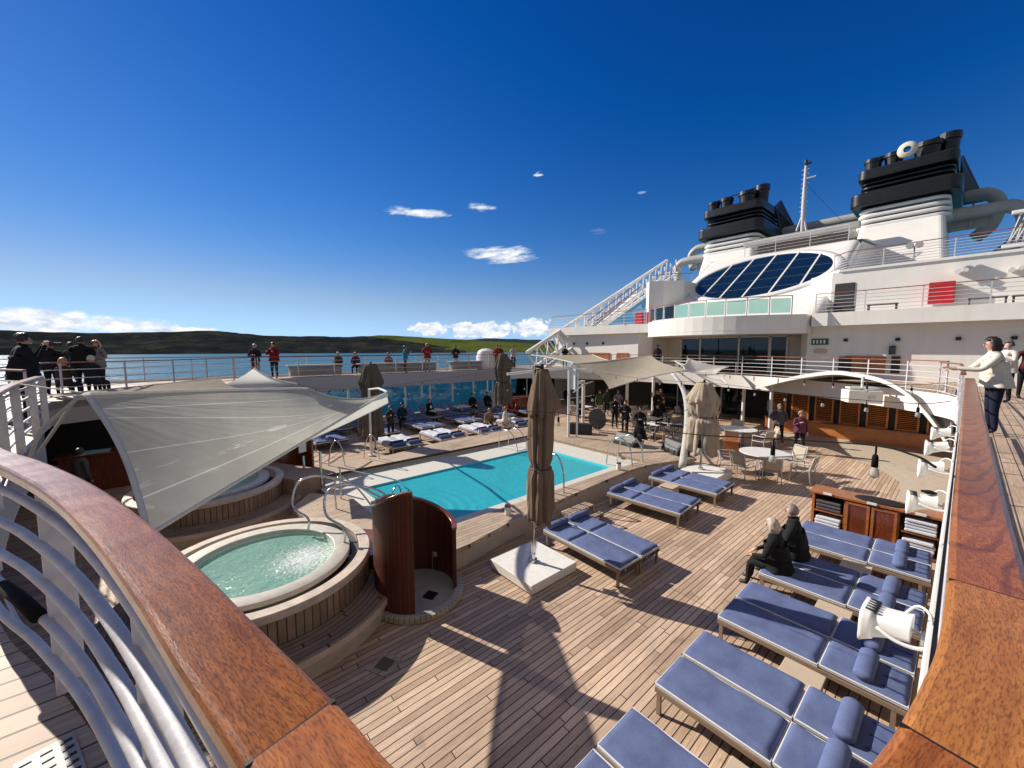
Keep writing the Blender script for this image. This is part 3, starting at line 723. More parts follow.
ps = [s_at(lambda p, q=q: p[1] > q) for q in (1.40, 2.42, 4.0, 5.6, 7.2, 8.8, 10.1, 11.1)] + [1.5, 3, 4.5, 6, 7.5, 8.8, 10.3]
for s_ in ps:
    q, d = along(RP, RL, s_); m = MB()
    q = (q[0]-d[1]*.028, q[1]+d[0]*.028); hw = .092 if abs(d[0]) < .8 else .06
    m.box((q[0], q[1], (UZ+RZ-.04)/2), (.016,hw,RZ-.04-UZ), math.atan2(d[1], d[0])); m.build('post', RAILW, fr, loc=FL, bev=.004)
# toe kerb along the deck edge and drain grate
m = MB(); m.sweep(off(rcut(sA, sD), .0), [(.002,UZ+.002),(.014,UZ+.002),(.014,UZ+.04),(.002,UZ+.04)]); m.build('toe_kerb', RAILW, fr, loc=FL)
dr = thing('deck_drain', 'slotted drain plate set in the upper deck planking at the lower left', 'drain', (-.42,2.05,UZ))
m = MB(); m.box((-.42,2.05,UZ+.004),(.15,.24,.006), .25); m.build('plate', GREYM, dr, loc=(-.42,2.05,UZ))
m = MB()
for i in range(5):
    for j in range(3):
        ox, oy = -.05+.05*j, -.09+.045*i; m.box((-.42+ox*math.cos(.25)-oy*math.sin(.25), 2.05+ox*math.sin(.25)+oy*math.cos(.25), UZ+.009), (.03,.012,.003), .25)
m.build('slots', DARKM, dr, loc=(-.42,2.05,UZ))
bp_ = [along(RP, RL, s_at(lambda p, q=q: p[1] > q))[0] for q in (2.5, 2.62, 2.74, 2.9)]
m = MB(); m.tube([(p_[0]-.10, p_[1], 3.17) for p_ in bp_], .027, 10); tag(m.build('grip_pad', CABLE, smooth=True), 'black padded sleeve on the curved tubes at the left edge', 'sleeve')
# other railings of the promenade
railing('white railing with a thin wooden rail, beyond the end of the teak rail', [(10.45,.02),(14,.05),(17.4,.1),(19.1,.55)], UZ, 1.08, sp=1.7)
FR2 = [(p_[0]+.12, p_[1]) for p_ in FRONT[7:]]
railing('long white railing with a thin brown handrail across the front deck before the sliding doors', FR2, UZ, 1.12, nt=5, sp=1.6)
railing('white railing with a brown handrail along the inner edge of the far promenade', [(19,22.5),(3.1,22.5)], UZ, 1.12, sp=1.7)
railing('white outer railing along the ship side on the far promenade, with the sea behind', [(21,24.5),(-9.5,24.5)], UZ, 1.12, sp=1.7)
railing('white railing with a brown handrail behind the group of onlookers at the left', [(-2.1,11.4),(-2.78,12.6),(-2.97,16),(-2.68,17.12),(-1.65,17.75),(-.25,18.75),(1.45,20.65),(3,22.5)], UZ, 1.12, sp=1.6)
railing('brown topped outer railing astern of the group at the left', [(-9.6,24.4),(-9.8,12)], UZ, 1.12, sp=1.8)
m = MB()
for k in range(14): m.bar((-5.2+.0*k, 13.6+.28*k, UZ+.1), (-5.2, 13.6+.28*k, UZ+.85), .03, .05)
m.box((-5.2,15.5,UZ+.88),(.06,3.9,.05)); tag(m.build('slatted_bench_back', M('bench_slat',(.42,.26,.16),.6)), 'slatted wooden bench back behind the onlookers at the left', 'bench')

# ------------------------------------------------------------------ sun loungers
from mathutils import noise as mnz
def make_lounger(back=0.0, style='right'):
    root = thing('sun_lounger', 'x', 'sun lounger', (0,0,0))
    Lg, Wd, zt = 2.0, .64, .42
    m = MB()
    for sy in (-1, 1): m.box((Lg/2, sy*(Wd/2-.018), .30), (Lg, .036, .06))
    for xx in (.018, Lg-.018): m.box((xx, 0, .30), (.036, Wd-.072, .06))
    for k in range(9): m.box((.2+k*.2, 0, .31), (.07, Wd-.074, .018))
    m.build('frame', TAUPE, root, bev=.004)
    for sx in (.05, Lg-.12):
        for sy in (-1, 1):
            m = MB(); m.box((sx, sy*(Wd/2-.024), .135), (.045,.04,.269)); m.build('leg', TAUPE, root)
    m = MB(); m.box((.03, Wd*.25, .298), (.09,.03,.045)); m.build('clip', GREYM, root)
    def pad(name, x0, x1, th_, z, ang=0):
        m = MB(); n1, n2 = 14, 8
        def top(u, v):
            ed = min(1, 14*min(u, 1-u), 10*min(v, 1-v)); rnd = math.sqrt(max(0, 1-(1-ed)**2))
            w = .010*mnz.noise(Vector((u*4+x0*3, v*2.5, 1.7))) + .005*mnz.noise(Vector((u*11, v*6, x0)))
            return ((x0 + (x1-x0)*u), -Wd/2+.012 + (Wd-.024)*v, z + th_*(.35+.65*rnd) + w*rnd)
        m.grid(top, n1*2, n2*2)
        b_ = len(m.v)
        m.v += [(x0,-Wd/2+.012,z),(x1,-Wd/2+.012,z),(x1,Wd/2-.012,z),(x0,Wd/2-.012,z)]; m.face((b_+3,b_+2,b_+1,b_))
        N1, N2 = n1*2, n2*2
        for i in range(N1):
            pass
        # skirts
        def edge(f):
            k = 16
            for i in range(k):
                p0, p1 = f(i/k), f((i+1)/k)
                m.poly([p0, p1, (p1[0],p1[1],z), (p0[0],p0[1],z)])
        edge(lambda s_: top(s_, 0)); edge(lambda s_: top(s_, 1)); edge(lambda s_: top(0, s_)); edge(lambda s_: top(1, s_))
        o = m.build(name, BLUE, root, smooth=True)
        mp = MB(); zz = z + th_*.42
        q = [(x0+.004,-Wd/2+.01,zz),(x1-.004,-Wd/2+.01,zz),(x1-.004,Wd/2-.01,zz),(x0+.004,Wd/2-.01,zz),(x0+.004,-Wd/2+.01,zz)]
        mp.tube(q, .0105, 6, caps=False); mp.box(((x0+x1)/2,0,z+.012),(x1-x0+.004,Wd-.02,.02))
        pp = mp.build('piping', PIPE, o, smooth=False)
        if ang:
            for ob in (o,):
                ob.location = (x0, 0, z); 
                for vtx in ob.data.vertices: vtx.co.x -= x0; vtx.co.z -= z
                for vtx in pp.data.vertices: vtx.co.x -= x0; vtx.co.z -= z
                ob.rotation_euler = (0, -ang, 0)
        return o
    zc = .335
    if style == 'right':
        pad('foot_cushion', .0, 1.185, .085, zc); pad('back_cushion', 1.2, 1.99, .08, zc+.015)
        bx, br = 1.60, .075
    else:
        pad('foot_cushion', .0, 1.24, .08, zc); o = pad('back_cushion', 1.25, 1.99, .08, zc, back)
        bx, br = 1.86, .07
    if not back:
        m = MB(); n = 14
        prof = [(0.001,-.29),(br*.8,-.285),(br,-.25),(br*1.03,0),(br,.25),(br*.8,.285),(.001,.29)]
        m.lathe(prof, 20); m.v = [(bx+a_*1.25, c_, zc+.085+br*.75+b_*.85) for a_, b_, c_ in m.v]
        pl = m.build('bolster', BLUE, root, smooth=True)
        for yy in (-.2, 0, .2):
            m = MB(); m.box((bx+.14+.12, yy, zc+.102), (.2,.016,.006)); m.build('strap', NAVY, pl)
    return root
LR = make_lounger(style='right'); LP = make_lounger(style='pool'); LB = make_lounger(back=R(38), style='port')
def place_pair(src, x0, y0, rz, gap, labels, group, used=[]):
    """two loungers side by side; local +x runs from foot to head"""
    for k, lb in enumerate(labels):
        ox, oy = -math.sin(rz)*gap*k, math.cos(rz)*gap*k
        if src.name not in used: used.append(src.name); o = src; o.location = (x0+ox, y0+oy, 0); o.rotation_euler = (0,0,rz); o['label'] = lb; o['group'] = group
        else: dup(src, (x0+ox, y0+oy, 0), rz, lb, group)
GR = 'blue loungers along the starboard side'
dn = -PI/2                     # foot towards the pool (+Y), head at the starboard side
for x0, l1, l2, ry in ((2.6,'blue lounger cut by the bottom edge of the photo, lowest of the starboard row','blue lounger with a dark shadow across it, next to the bottom edge',0),(4.40,'blue lounger with a dimple in its cushion, between the bottom edge and the shaded lounger','sunlit blue lounger beside the dimpled one, nearer the middle of the row',0),(6.18,'blue lounger lying almost wholly in shadow, its foot end dark','blue lounger half covered by the white floodlight, next to the shaded one',0),(7.92,'blue lounger the fair haired woman sits on','blue lounger the man in black sits on',.0),(9.75,'wrinkled blue lounger on the near side of the last starboard pair, beside the cabinet','blue lounger right in front of the wooden towel cabinet',.03)):
    place_pair(LR, x0, 2.15, dn+ry, .69, (l1, l2), GR)
GP = 'blue loungers beside the pool'
up = PI/2
for (fx, fy, hx, hy, l1, l2) in ((5.83+.33,3.80,5.90+.33,5.86,'blue lounger next to the white parasol block, nearer of its pair','blue lounger by the pool steps, farther of the pair beside the parasol block'),(8.94+.33,4.25,8.8+.33,6.23,'blue lounger, nearer of the middle pair beside the pool','blue lounger, farther of the middle pair beside the pool'),(10.95+.33,4.2,10.9+.33,6.26,'blue lounger, nearer of the pair closest to the round tables','blue lounger in front of the farther white parasol block, closest to the round tables')):
    rz = math.atan2(hy-fy, hx-fx)
    place_pair(LP, fx, fy, rz, -.68, (l1, l2), GP)
# far side of the pool: flat loungers in shade, reclined ones by the windbreak
GD = 'dark blue loungers in the shade across the pool'
k = 0
names = ['leftmost', 'second', 'third', 'fourth', 'fifth', 'sixth', 'seventh', 'eighth', 'ninth', 'tenth', 'eleventh', 'twelfth', 'thirteenth', 'fourteenth']
for i, x0 in enumerate((4.6,5.3,7.0,7.7,9.5,10.2,12.0,12.7,14.4,15.1,16.8,17.5)):
    dup(LP, (x0, 17.5, 0), up, f'flat blue lounger in the shade across the pool, {names[i]} of the twelve in its row', GD)
place_pair(LB, 5.2, 19.9, up, -1.5, ('raised back blue lounger by the windbreak, leftmost of its row',), 'raised back loungers by the windbreak')
for i, x0 in enumerate((6.2,7.2,8.1,9.6,10.4,11.4,12.6,13.4,14.4,15.6,16.5)):
    dup(LB, (x0, 19.9, 0), up, f'raised back blue lounger by the windbreak, {names[i+1]} from the left in its row', 'raised back loungers by the windbreak')
GT = 'towel covered loungers across the pool'
for i, x0 in enumerate((6.75,7.45,8.9,9.6,11.05,11.75,13.5,14.2)):
    y0 = 16.65
    dup(LP, (x0, y0, 0), -PI/2, f'lounger under white towels on the far pool edge, {names[i]} from the left', GT)
    m = MB()
    def tw(u, v, x0=x0): 
        return (x0-.29+.58*v, y0-.03-1.35*u, .435+.012*math.sin(11*u+x0)*math.sin(8*v)+ (.0 if .04 < v < .96 else -.05))
    m.grid(tw, 20, 10); tag(m.build('towel', TOWEL, smooth=True, solid=.012), f'white towel spread over the lounger across the pool, {names[i]} from the left', 'towel', 'white towels across the pool')
    m = MB(); m.tube([(x0-.26,y0-1.62,.50),(x0+.26,y0-1.62,.50)], .075, 12); tag(m.build('rolled_towel', NAVY, smooth=True), f'dark blue roll at the end of the towel covered lounger, {names[i]} from the left', 'towel roll', 'dark blue rolls on the far loungers')
# beige side boxes between the starboard loungers
def box_table(loc, rz, label, grp='beige boxes between the loungers'):
    t_ = thing('side_box', label, 'side table', loc, rz, grp)
    m = MB(); m.box((0,0,.375),(.42,.42,.035)); m.build('top', BOXB, t_, bev=.01)
    m = MB(); m.box((0,0,.18),(.38,.38,.355)); m.build('body', BOXB, t_, bev=.01)
    return t_
for (x_, y_, lb) in ((3.66,1.02,'beige side box at the bottom edge between the two nearest lounger pairs'),(5.49,1.05,'beige side box between the dimpled lounger and the shaded lounger'),(7.25,1.06,'beige side box beside the woman sitting on the lounger, next to the floodlight'),(9.12,1.06,'beige side box farthest up the starboard row, behind the man in black')):
    box_table((x_, y_, 0), 0, lb)
box_table((10.62,5.35,0), 0, 'beige side box between the two farther lounger pairs by the pool')

# ------------------------------------------------------------------ towel cabinet
cb = thing('towel_cabinet', 'long brown wooden cabinet with open towel shelves beside the last loungers', 'cabinet', (11.62,1.12,0)); CL = (11.62,1.12,0)
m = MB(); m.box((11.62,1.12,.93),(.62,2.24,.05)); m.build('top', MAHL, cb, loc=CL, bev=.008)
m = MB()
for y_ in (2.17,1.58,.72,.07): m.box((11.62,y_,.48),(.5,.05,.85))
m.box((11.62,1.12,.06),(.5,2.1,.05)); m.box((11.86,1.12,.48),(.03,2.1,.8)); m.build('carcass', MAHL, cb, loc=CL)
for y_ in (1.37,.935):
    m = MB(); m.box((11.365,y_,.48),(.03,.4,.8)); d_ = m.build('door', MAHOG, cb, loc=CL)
    m = MB()
    for a_ in (-.18,.18): m.box((11.345,y_+a_,.48),(.02,.05,.8))
    for a_ in (.11,.85): m.box((11.346,y_,a_),(.019,.4,.06))
    m.build('door_frame', MAHL, d_, loc=CL)
for y_ in (1.88,.395):
    m = MB(); m.box((11.6,y_,.5),(.48,.54,.03)); m.build('shelf', MAHL, cb, loc=CL)
for y_ in (1.9,1.14,.4):
    m = MB(); m.box((11.30,y_,.955),(.02,.16,.05)); m.build('label_holder', PLAST, cb, loc=CL)
for y_, zs, mt, nm in ((1.88,(.13,.2,.27,.34),TOWEL,'bottom left'),(.395,(.13,.2,.27,.34,.56,.63,.70,.77),TOWEL,'right'),(1.88,(.56,.64,.72),fabric('grey_blanket',(.10,.085,.10)),'upper left')):
    for j, z_ in enumerate(zs):
        m = MB(); m.box((11.55+random.uniform(-.02,.02),y_+random.uniform(-.015,.015),z_),(.4,.46,.062), random.uniform(-.04,.04))
        tag(m.build('folded_towel', mt, bev=.02), f"folded {'grey' if mt is not TOWEL else 'white'} towel on the {nm} shelf of the wooden cabinet, {names[j].replace('leftmost','lowest')} from the bottom", 'towel', 'folded towels in the cabinet')
m = MB(); m.lathe([(.001,.985),(.22,.985),(.34,.972),(.36,.956)], 40, (11.62,1.02,0), sx=.72, sy=1.25); m.lathe([(.001,.958),(.36,.956)], 40, (11.62,1.02,0), sx=.72, sy=1.25)
tag(m.build('round_tray', fabric('black_cover',(.016,.016,.018)), smooth=True), 'black oval padded tray lying on the wooden cabinet', 'tray')
# ------------------------------------------------------------------ parasols
from mathutils import noise as mnoise
def parasol(px, py, z0, ztop, zbot, label, r=.34, mat=UMB, rz=0, tie=.45, flapdir=-.6, seed=1, off=(0,0)):
    rnd = random.Random(seed)
    t_ = thing('closed_parasol', label, 'parasol', (px, py, z0), rz)
    m = MB(); m.tube([(0,0,0),(0,0,ztop-z0+.06)], .033, 14); m.tube([(0,0,0),(0,0,.05)], .085, 14); m.tube([(0,0,.05),(0,0,.16)], .05, 12); m.build('pole', STEEL, t_, smooth=False)
    ph = [rnd.uniform(0, 6.28) for _ in range(8)]
    H = ztop - zbot
    m = MB(); nu, nv = 128, 44
    def body(a, s_):
        env = .46 + .54*min(1, s_/.26)**.8
        pinch = 1 - .24*math.exp(-((s_-tie)/.035)**2) - .06*math.exp(-((s_-tie+.06)/.08)**2)
        skirt = 1 + .16*max(0, s_-tie)/(1-tie) - .06*math.exp(-((s_-.45)/.12)**2)
        w_ = abs(math.sin(4*a+ph[1]+.5*s_+.25*math.sin(3*a+ph[2])))          # sharp creases, rounded pleats
        fold = .86 + .22*w_**.6 + .05*math.sin(11*a+ph[2]-1.5*s_) + .05*math.sin(2*a+ph[3]+3*s_)
        amp = min(1, .25+s_*2.6)
        rr = r*env*pinch*skirt*(1+(fold-1)*amp)
        q_ = mnoise.noise(Vector((3.2*math.cos(a), 3.2*math.sin(a), s_*5+seed*7)))*.10 + mnoise.noise(Vector((7*math.cos(a), 7*math.sin(a), s_*11+seed)))*.045
        return rr*(1+q_*amp)
    def f(u, v):
        a = 2*PI*u; s_ = v; rr = body(a, s_)
        hem = (.10*math.sin(2*a+ph[4]) + .07*math.sin(4*a+ph[1]*2) + .05*math.sin(7*a+ph[5]))*max(0, s_-.55)/.45
        return (off[0]+rr*math.cos(a)+.035*math.sin(2.2*s_+ph[5]), off[1]+rr*math.sin(a)+.03*math.sin(3*s_+ph[6]), ztop - H*s_ + hem - z0)
    m.grid(f, nu, nv); m.build('canopy', mat, t_, smooth=True, solid=.006)
    m = MB()      # loose upper tier hanging over the folds, fuller on one side
    def g(u, v):
        a = 2*PI*u; s_ = .01 + .30*v; side = .5+.5*math.cos(a-flapdir)
        rr = body(a, s_)*(1.03+.05*v) + r*.50*v**1.6*side**4
        return (off[0]+rr*math.cos(a), off[1]+rr*math.sin(a), ztop - H*s_*(1-.25*v*side**2) + .01 - z0 - .035*math.sin(5*a+ph[2])*v)
    m.grid(g, nu, 12); m.build('flap', mat, t_, smooth=True, solid=.006)
    m = MB(); rt = r*.80
    m.tube([(off[0]+rt*1.08*math.cos(2*PI*k/24), off[1]+rt*1.08*math.sin(2*PI*k/24), ztop-H*tie-z0) for k in range(25)], .012, 6); m.build('tie_strap', DARKM, t_)
    m = MB(); m.tube([(off[0],off[1],ztop-z0-.02),(off[0],off[1],ztop-z0+.05)], .04, 10); m.ball((off[0],off[1],ztop-z0+.06), .04, 10, 6); m.tube([(0,0,ztop-z0+.05),(off[0],off[1],ztop-z0+.03)], .022, 8); m.build('finial', DARKM, t_)
    m = MB(); m.box((.07,0,(zbot-z0)*.8),(.12,.07,.13)); m.tube([(.1,0,(zbot-z0)*.8),(.2,.05,(zbot-z0)*.8+.07)], .014, 6); m.build('crank', GREYM, t_)
    return t_
m = MB(); m.box((5.08,5.25,.115),(1.20,1.17,.17)); m.box((5.08,5.25,.015),(1.06,1.03,.03))
tag(m.build('parasol_base', STONE, bev=.012), 'big square white block on the deck holding the large taupe parasol', 'parasol base')
parasol(5.06,5.24,.20,3.93,1.10,'large closed taupe parasol standing in the white block in the middle of the photo', .225, rz=.4, tie=.66, seed=3, off=(.07,-.13))
m = MB(); m.box((13.3,5.45,.15),(1.2,1.2,.26)); tag(m.build('parasol_base', STONE, bev=.012), 'low white parasol block behind the loungers nearest the round tables', 'parasol base')
parasol(13.2,5.6,.29,3.2,.95,'closed beige parasol at the pool corner, right of the band', .42, UMBL, 1.2, .5, seed=9)
parasol(13.9,16.9,.0,4.05,1.15,'closed brownish parasol among the loungers across the pool, left of the big one', .42, UMBD, .3, .55, seed=12)
parasol(6.1,15.9,.0,3.7,.75,'dark closed parasol behind the tip of the mesh sail at the left', .42, UMBD, 2, .5, seed=15)

# ------------------------------------------------------------------ sails
def patch(name, label, A, B, Cc, D, sag, mat, nu=28, nv=28, dip=.0, bulge=(0,0,0,0), band=None, group=None, cat='sail', marks=None):
    """four cornered awning A-B-C-D with hollow edges; parts: cloth, edge bands"""
    A, B, Cc, D = map(Vector, (A, B, Cc, D)); cen = (A+B+Cc+D)/4
    t_ = thing(name, label, cat, A, group=group)
    def edge(P, Q, b, s_):
        p_ = P.lerp(Q, s_); return p_ + (cen-p_)*b*4*s_*(1-s_)
    e1 = lambda s_: edge(A, B, bulge[0], s_); e2 = lambda s_: edge(B, Cc, bulge[1], s_); e3 = lambda s_: edge(D, Cc, bulge[2], s_); e4 = lambda s_: edge(A, D, bulge[3], s_)
    def f(u, v):
        p_ = e1(u)*(1-v)+e3(u)*v + e4(v)*(1-u)+e2(v)*u - (A*(1-u)*(1-v)+B*u*(1-v)+Cc*u*v+D*(1-u)*v)
        return p_ - Vector((0,0,sag*16*u*(1-u)*v*(1-v)))
    m = MB(); m.grid(lambda u, v: f(u, v), nu, nv, uvs=lambda u, v: (u, v)); o = m.build('cloth', mat, t_, smooth=True, loc=tuple(A), fix=False)
    if band:
        for fn, w, nm in band:
            m = MB(); pts = [Vector(fn(f, s_/30)) for s_ in range(31)]; m.tube(pts, w, 8); m.build(nm, SAILW, t_, smooth=True, loc=tuple(A))
    return t_, f
# large mesh sail over the whirlpools
sailA, sailM, sailB, sailC = (-.83,6.87,3.76), (2.09,9.0,3.48), (4.5,10.6,3.09), (-.31,5.29,2.42)
ms = thing('shade_sail', 'large translucent grey mesh sail stretched over the whirlpools at the left', 'sail', sailA)
A_, M_, B_, C_ = map(Vector, (sailA, sailM, sailB, sailC))
def top_edge(s_):      # A -> M -> B, straight then scalloped
    if s_ < .62:
        k = s_/.62; p_ = A_.lerp(M_, k); p_ += Vector((.05,-.52,.05))*math.sin(PI*k); return p_
    k = (s_-.62)/.38; p_ = M_.lerp(B_, k); p_.z -= .22*math.sin(PI*k)**.8; return p_
def low_edge(s_):
    p_ = C_.lerp(B_, s_); p_ += Vector((.05,.34,-.08))*math.sin(PI*min(1,s_*1.25)); return p_
def left_edge(v):
    p_ = A_.lerp(C_, v); w_ = math.sin(PI*v); return p_ + Vector((.07,0,.05))*w_
def sf(u, v):
    p_ = top_edge(u)*(1-v) + low_edge(u)*v + left_edge(v)*(1-u) + B_*u - (A_*(1-u)*(1-v) + B_*u*(1-v) + C_*(1-u)*v + B_*u*v)
    w_ = 16*u*(1-u)*v*(1-v); return p_ - Vector((-.04,.05,.03))*w_
m = MB(); m.grid(sf, 48, 30, uvs=lambda u, v: (u, v)); m.build('cloth', SAIL1, ms, smooth=True, loc=sailA, fix=False)
for nm, fn, w in (('edge_band', lambda s_: sf(s_, 0), .022), ('edge_band', lambda s_: sf(s_, 1), .026)):
    m = MB(); m.tube([fn(k/40) for k in range(41)], w, 8); m.build(nm, SAILW, ms, smooth=True, loc=sailA)
def strip(fn0, fn1, n=30):
    m = MB(); m.grid(lambda u, v: Vector(fn0(u)).lerp(Vector(fn1(u)), v), n, 1); return m
strip(lambda s_: sf(-.002, s_)+Vector((.0,-.02,.01)), lambda s_: sf(-.002, s_)+Vector((.055,.0,.02))).build('edge_band', SAILW, ms, smooth=True, loc=sailA, solid=.015)
strip(lambda s_: sf(.62+.38*s_, .0)+Vector((0,-.01,.02)), lambda s_: sf(.62+.38*s_, .0)+Vector((.02,-.05,-.10))).build('edge_band', SAILW, ms, smooth=True, loc=sailA, solid=.012)
m = MB(); m.tube([(-.36,5.1,0),(-.33,5.25,2.4)], .05, 12); m.tube([(-.9,4.8,0),(-.36,5.1,1.2)], .03, 8); tag(m.build('sail_mast', RAILW, smooth=False), 'short pale mast holding the low corner of the mesh sail, seen between the curved tubes', 'mast')
m = MB(); m.tube([(5.83,15.45,0),(5.83,15.45,2.75)], .05, 12); m.tube([(5.83,15.45,2.7),(5.3,13.2,2.95),(4.52,10.66,3.1)], .035, 8); m.tube([(5.83,15.45,0),(5.83,15.45,.06)], .13, 12)
tag(m.build('sail_mast', WHITE), 'white post with a boom holding the right tip of the mesh sail', 'mast')
m = MB(); m.tube([(-1.45,7.6,2.9),(-1.3,7.5,3.3),(-.87,6.95,3.74)], .022, 8); m.tube([(-1.45,8.1,2.9),(-.95,7.1,3.66)], .018, 8); m.box((-.88,6.95,3.72),(.09,.06,.06)); m.tube([(-1.5,7.9,3.85),(-.85,6.9,3.78)], .008, 6)
tag(m.build('sail_bracket', GREYM), 'grey steel bracket holding the upper left corner of the mesh sail', 'bracket')
def top(f, s_): return f(s_, 0)
def bot(f, s_): return f(s_, 1)
def lft(f, s_): return f(0, s_)
def rgt(f, s_): return f(1, s_)
patch('shade_sail', 'curved strip of a second sail hanging below the right tip of the mesh sail', (4.52,10.66,3.0), (4.75,11.1,2.72), (2.55,12.1,1.65), (2.0,11.4,2.0), .1, SAIL, bulge=(0,-.25,0,.1), band=[(lft, .02, 'edge_band'), (rgt, .02, 'edge_band')])
patch('shade_sail', 'olive beige sail lying flat behind the mesh sail, near the onlookers', (-3.0,17.4,2.95), (1.2,17.0,3.3), (2.6,15.2,2.75), (-1.5,12.8,3.2), .1, SAILB, bulge=(.05,.2,.1,.2), band=[(top, .02, 'edge_band')])
patch('shade_sail', 'small white peaked sail below the couple standing at the far rail', (1.0,16.6,2.95), (2.15,16.5,3.62), (3.6,17.0,2.95), (2.0,15.6,2.9), .02, SAILW, bulge=(.12,.30,.05,.05), band=[(rgt, .03, 'edge_band')])
# canopies over the band
GC = 'sail canopies over the band'
for (a_, b_, c_, d_, lb, mt, bl) in (
  ((15.2,12.9,3.55),(23.5,13.4,3.9),(19.8,9.2,3.25),(14.6,10.3,2.55),'beige sail canopy nearest the big parasol, sagging to the column', SAILB, (.06,.18,.12,.15)),
  ((15.2,12.9,3.6),(18.5,19.4,3.9),(22.8,17.6,3.9),(20.5,13.2,3.3),'beige sail canopy behind the white boom, left of the band', SAILB, (.15,.1,.1,.1)),
  ((19.6,9.3,3.2),(23.7,11.9,3.55),(22.4,8.4,2.95),(18.6,6.9,2.75),'white sail canopy with a low peak over the right side of the band', SAILW, (.18,.2,.15,.2)),
  ((20.1,10.4,3.05),(22.8,10.6,3.75),(23.8,8.8,3.3),(21.6,8.6,2.95),'small white peaked canopy in front of the forward railing', SAILW, (.2,.22,.1,.1))):
    patch('sail_canopy', lb, a_, b_, c_, d_, .22, mt, bulge=bl, band=[(top, .03, 'edge_band'), (bot, .03, 'edge_band')], cat='canopy', group=GC)
m = MB(); m.tube([(13.05,11.3,.0),(13.05,11.3,3.45)], .06, 12); m.tube([(13.2,10.95,.0),(13.2,10.95,3.3)], .045, 12); m.tube([(10.6,12.6,3.25),(13.05,11.3,3.5),(13.6,10.5,3.3)], .06, 10); m.tube([(13.05,11.3,3.5),(15.2,12.9,3.58)], .04, 8)
m.box((13.1,11.1,3.0),(.06,.25,.9)); tag(m.build('canopy_mast', WHITE), 'white twin post with a boom holding the canopies, just left of the big parasol', 'mast')
m = MB(); m.grid(lambda u, v: Vector((12.5,5.9,.4)).lerp(Vector((14.6,7.4,3.35)), u) + Vector((.5,-.3,.75))*math.sin(PI*u)*.62 + Vector((.12,-.20,.05))*(v-.5)*(1-.45*u), 24, 2)
tag(m.build('sail_edge_strut', SAILW, smooth=True, solid=.05), 'bowed white strut sweeping down beside the beige parasol to the deck', 'strut')
m = MB(); m.tube([(14.6,12.35,2.2),(16.6,13.35,2.4),(17.6,13.5,2.5)], .03, 8); m.box((16.2,13.2,2.55),(.5,.18,.16), .4); tag(m.build('canopy_lamp', PLAST), 'white lamp head on the column below the beige canopy', 'lamp')

# ------------------------------------------------------------------ shower
sh = thing('deck_shower', 'round deck shower with two curved mahogany screens beside the near whirlpool', 'shower', (3.02,6.05,0)); SL = (3.02,6.05,0)
m = MB(); m.lathe([(.78,0),(.80,.08),(.76,.115),(.66,.115),(.64,.07),(.01,.065)], 56, (0,0,0)); m.build('tray', M('shower_tray',(.36,.34,.31),.6,ns=5), sh, bev=.006)
m = MB(); m.lathe([(.805,.03),(.81,.105),(.70,.118)], 64); m.build('tile_edge', staves('shower_tiles', 60, (.52,.44,.31), (.46,.39,.28), (.12,.1,.07)), sh)
m = MB(); m.box((.1,-.28,.075),(.2,.2,.012), .5); m.build('grate', DARKM, sh)
def screen(a0, a1, rr, z0, za, zb, cx=0, cy=0):
    n = 40; m = MB(); mc = MB()
    for m_, r0, r1, f0, f1 in ((m, rr-.03, rr+.03, 0, 0), (mc, rr-.045, rr+.045, .0, .05)):
        b_ = len(m_.v)
        for k in range(n+1):
            u = k/n; a = a0+(a1-a0)*u; zt = za+(zb-za)*(.5-.5*math.cos(PI*u))
            lo = z0 if m_ is m else zt
            for r_, z_ in ((r0, lo), (r1, lo), (r1, zt+f1), (r0, zt+f1)): m_.v.append((cx+r_*math.cos(a), cy+r_*math.sin(a), z_))
        for k in range(n):
            for j in range(4): m_.face((b_+k*4+j, b_+k*4+4+j, b_+k*4+4+(j+1)%4, b_+k*4+(j+1)%4))
        m_.face((b_,b_+1,b_+2,b_+3)); m_.face((b_+n*4+3,b_+n*4+2,b_+n*4+1,b_+n*4))
    o = m.build('screen', MAHS, sh); mc.build('screen_cap', MAHL2, o, bev=.01)
MAHS = staves('mahogany_staves', 64, (.125,.026,.010), (.075,.016,.007), (.02,.006,.004))
MAHL2 = varnish('mahogany_cap', (.15,.04,.014), (.30,.10,.03), 'obj', (3, 20), .2, .7, .3)
screen(R(150), R(240), .68, .1, 1.70, 2.06)
screen(R(-40), R(141), .66, .1, 1.16, 1.66)
m = MB(); m.box((1.9,14.4,.75),(2.2,.9,1.5), .3); m.box((3.1,14.0,.7),(.08,.9,1.4), .3); tag(m.build('shower_cabin', MAHOG, bev=.02), 'dark mahogany cabin under the tip of the mesh sail, beyond the whirlpools', 'cabin')
m = MB(); m.box((2.9,13.4,1.25),(.26,.03,.34), .5); tag(m.build('notice_board', PLAST), 'small white notice board on a post by the farther whirlpool', 'sign')
m = MB(); m.tube([(3.05,12.0,0),(3.05,12.0,1.35)], .035, 10); m.tube([(2.7,12.4,0),(2.7,12.4,1.2)], .03, 10); tag(m.build('steel_bollard', STEEL), 'steel posts beside the farther whirlpool', 'post')

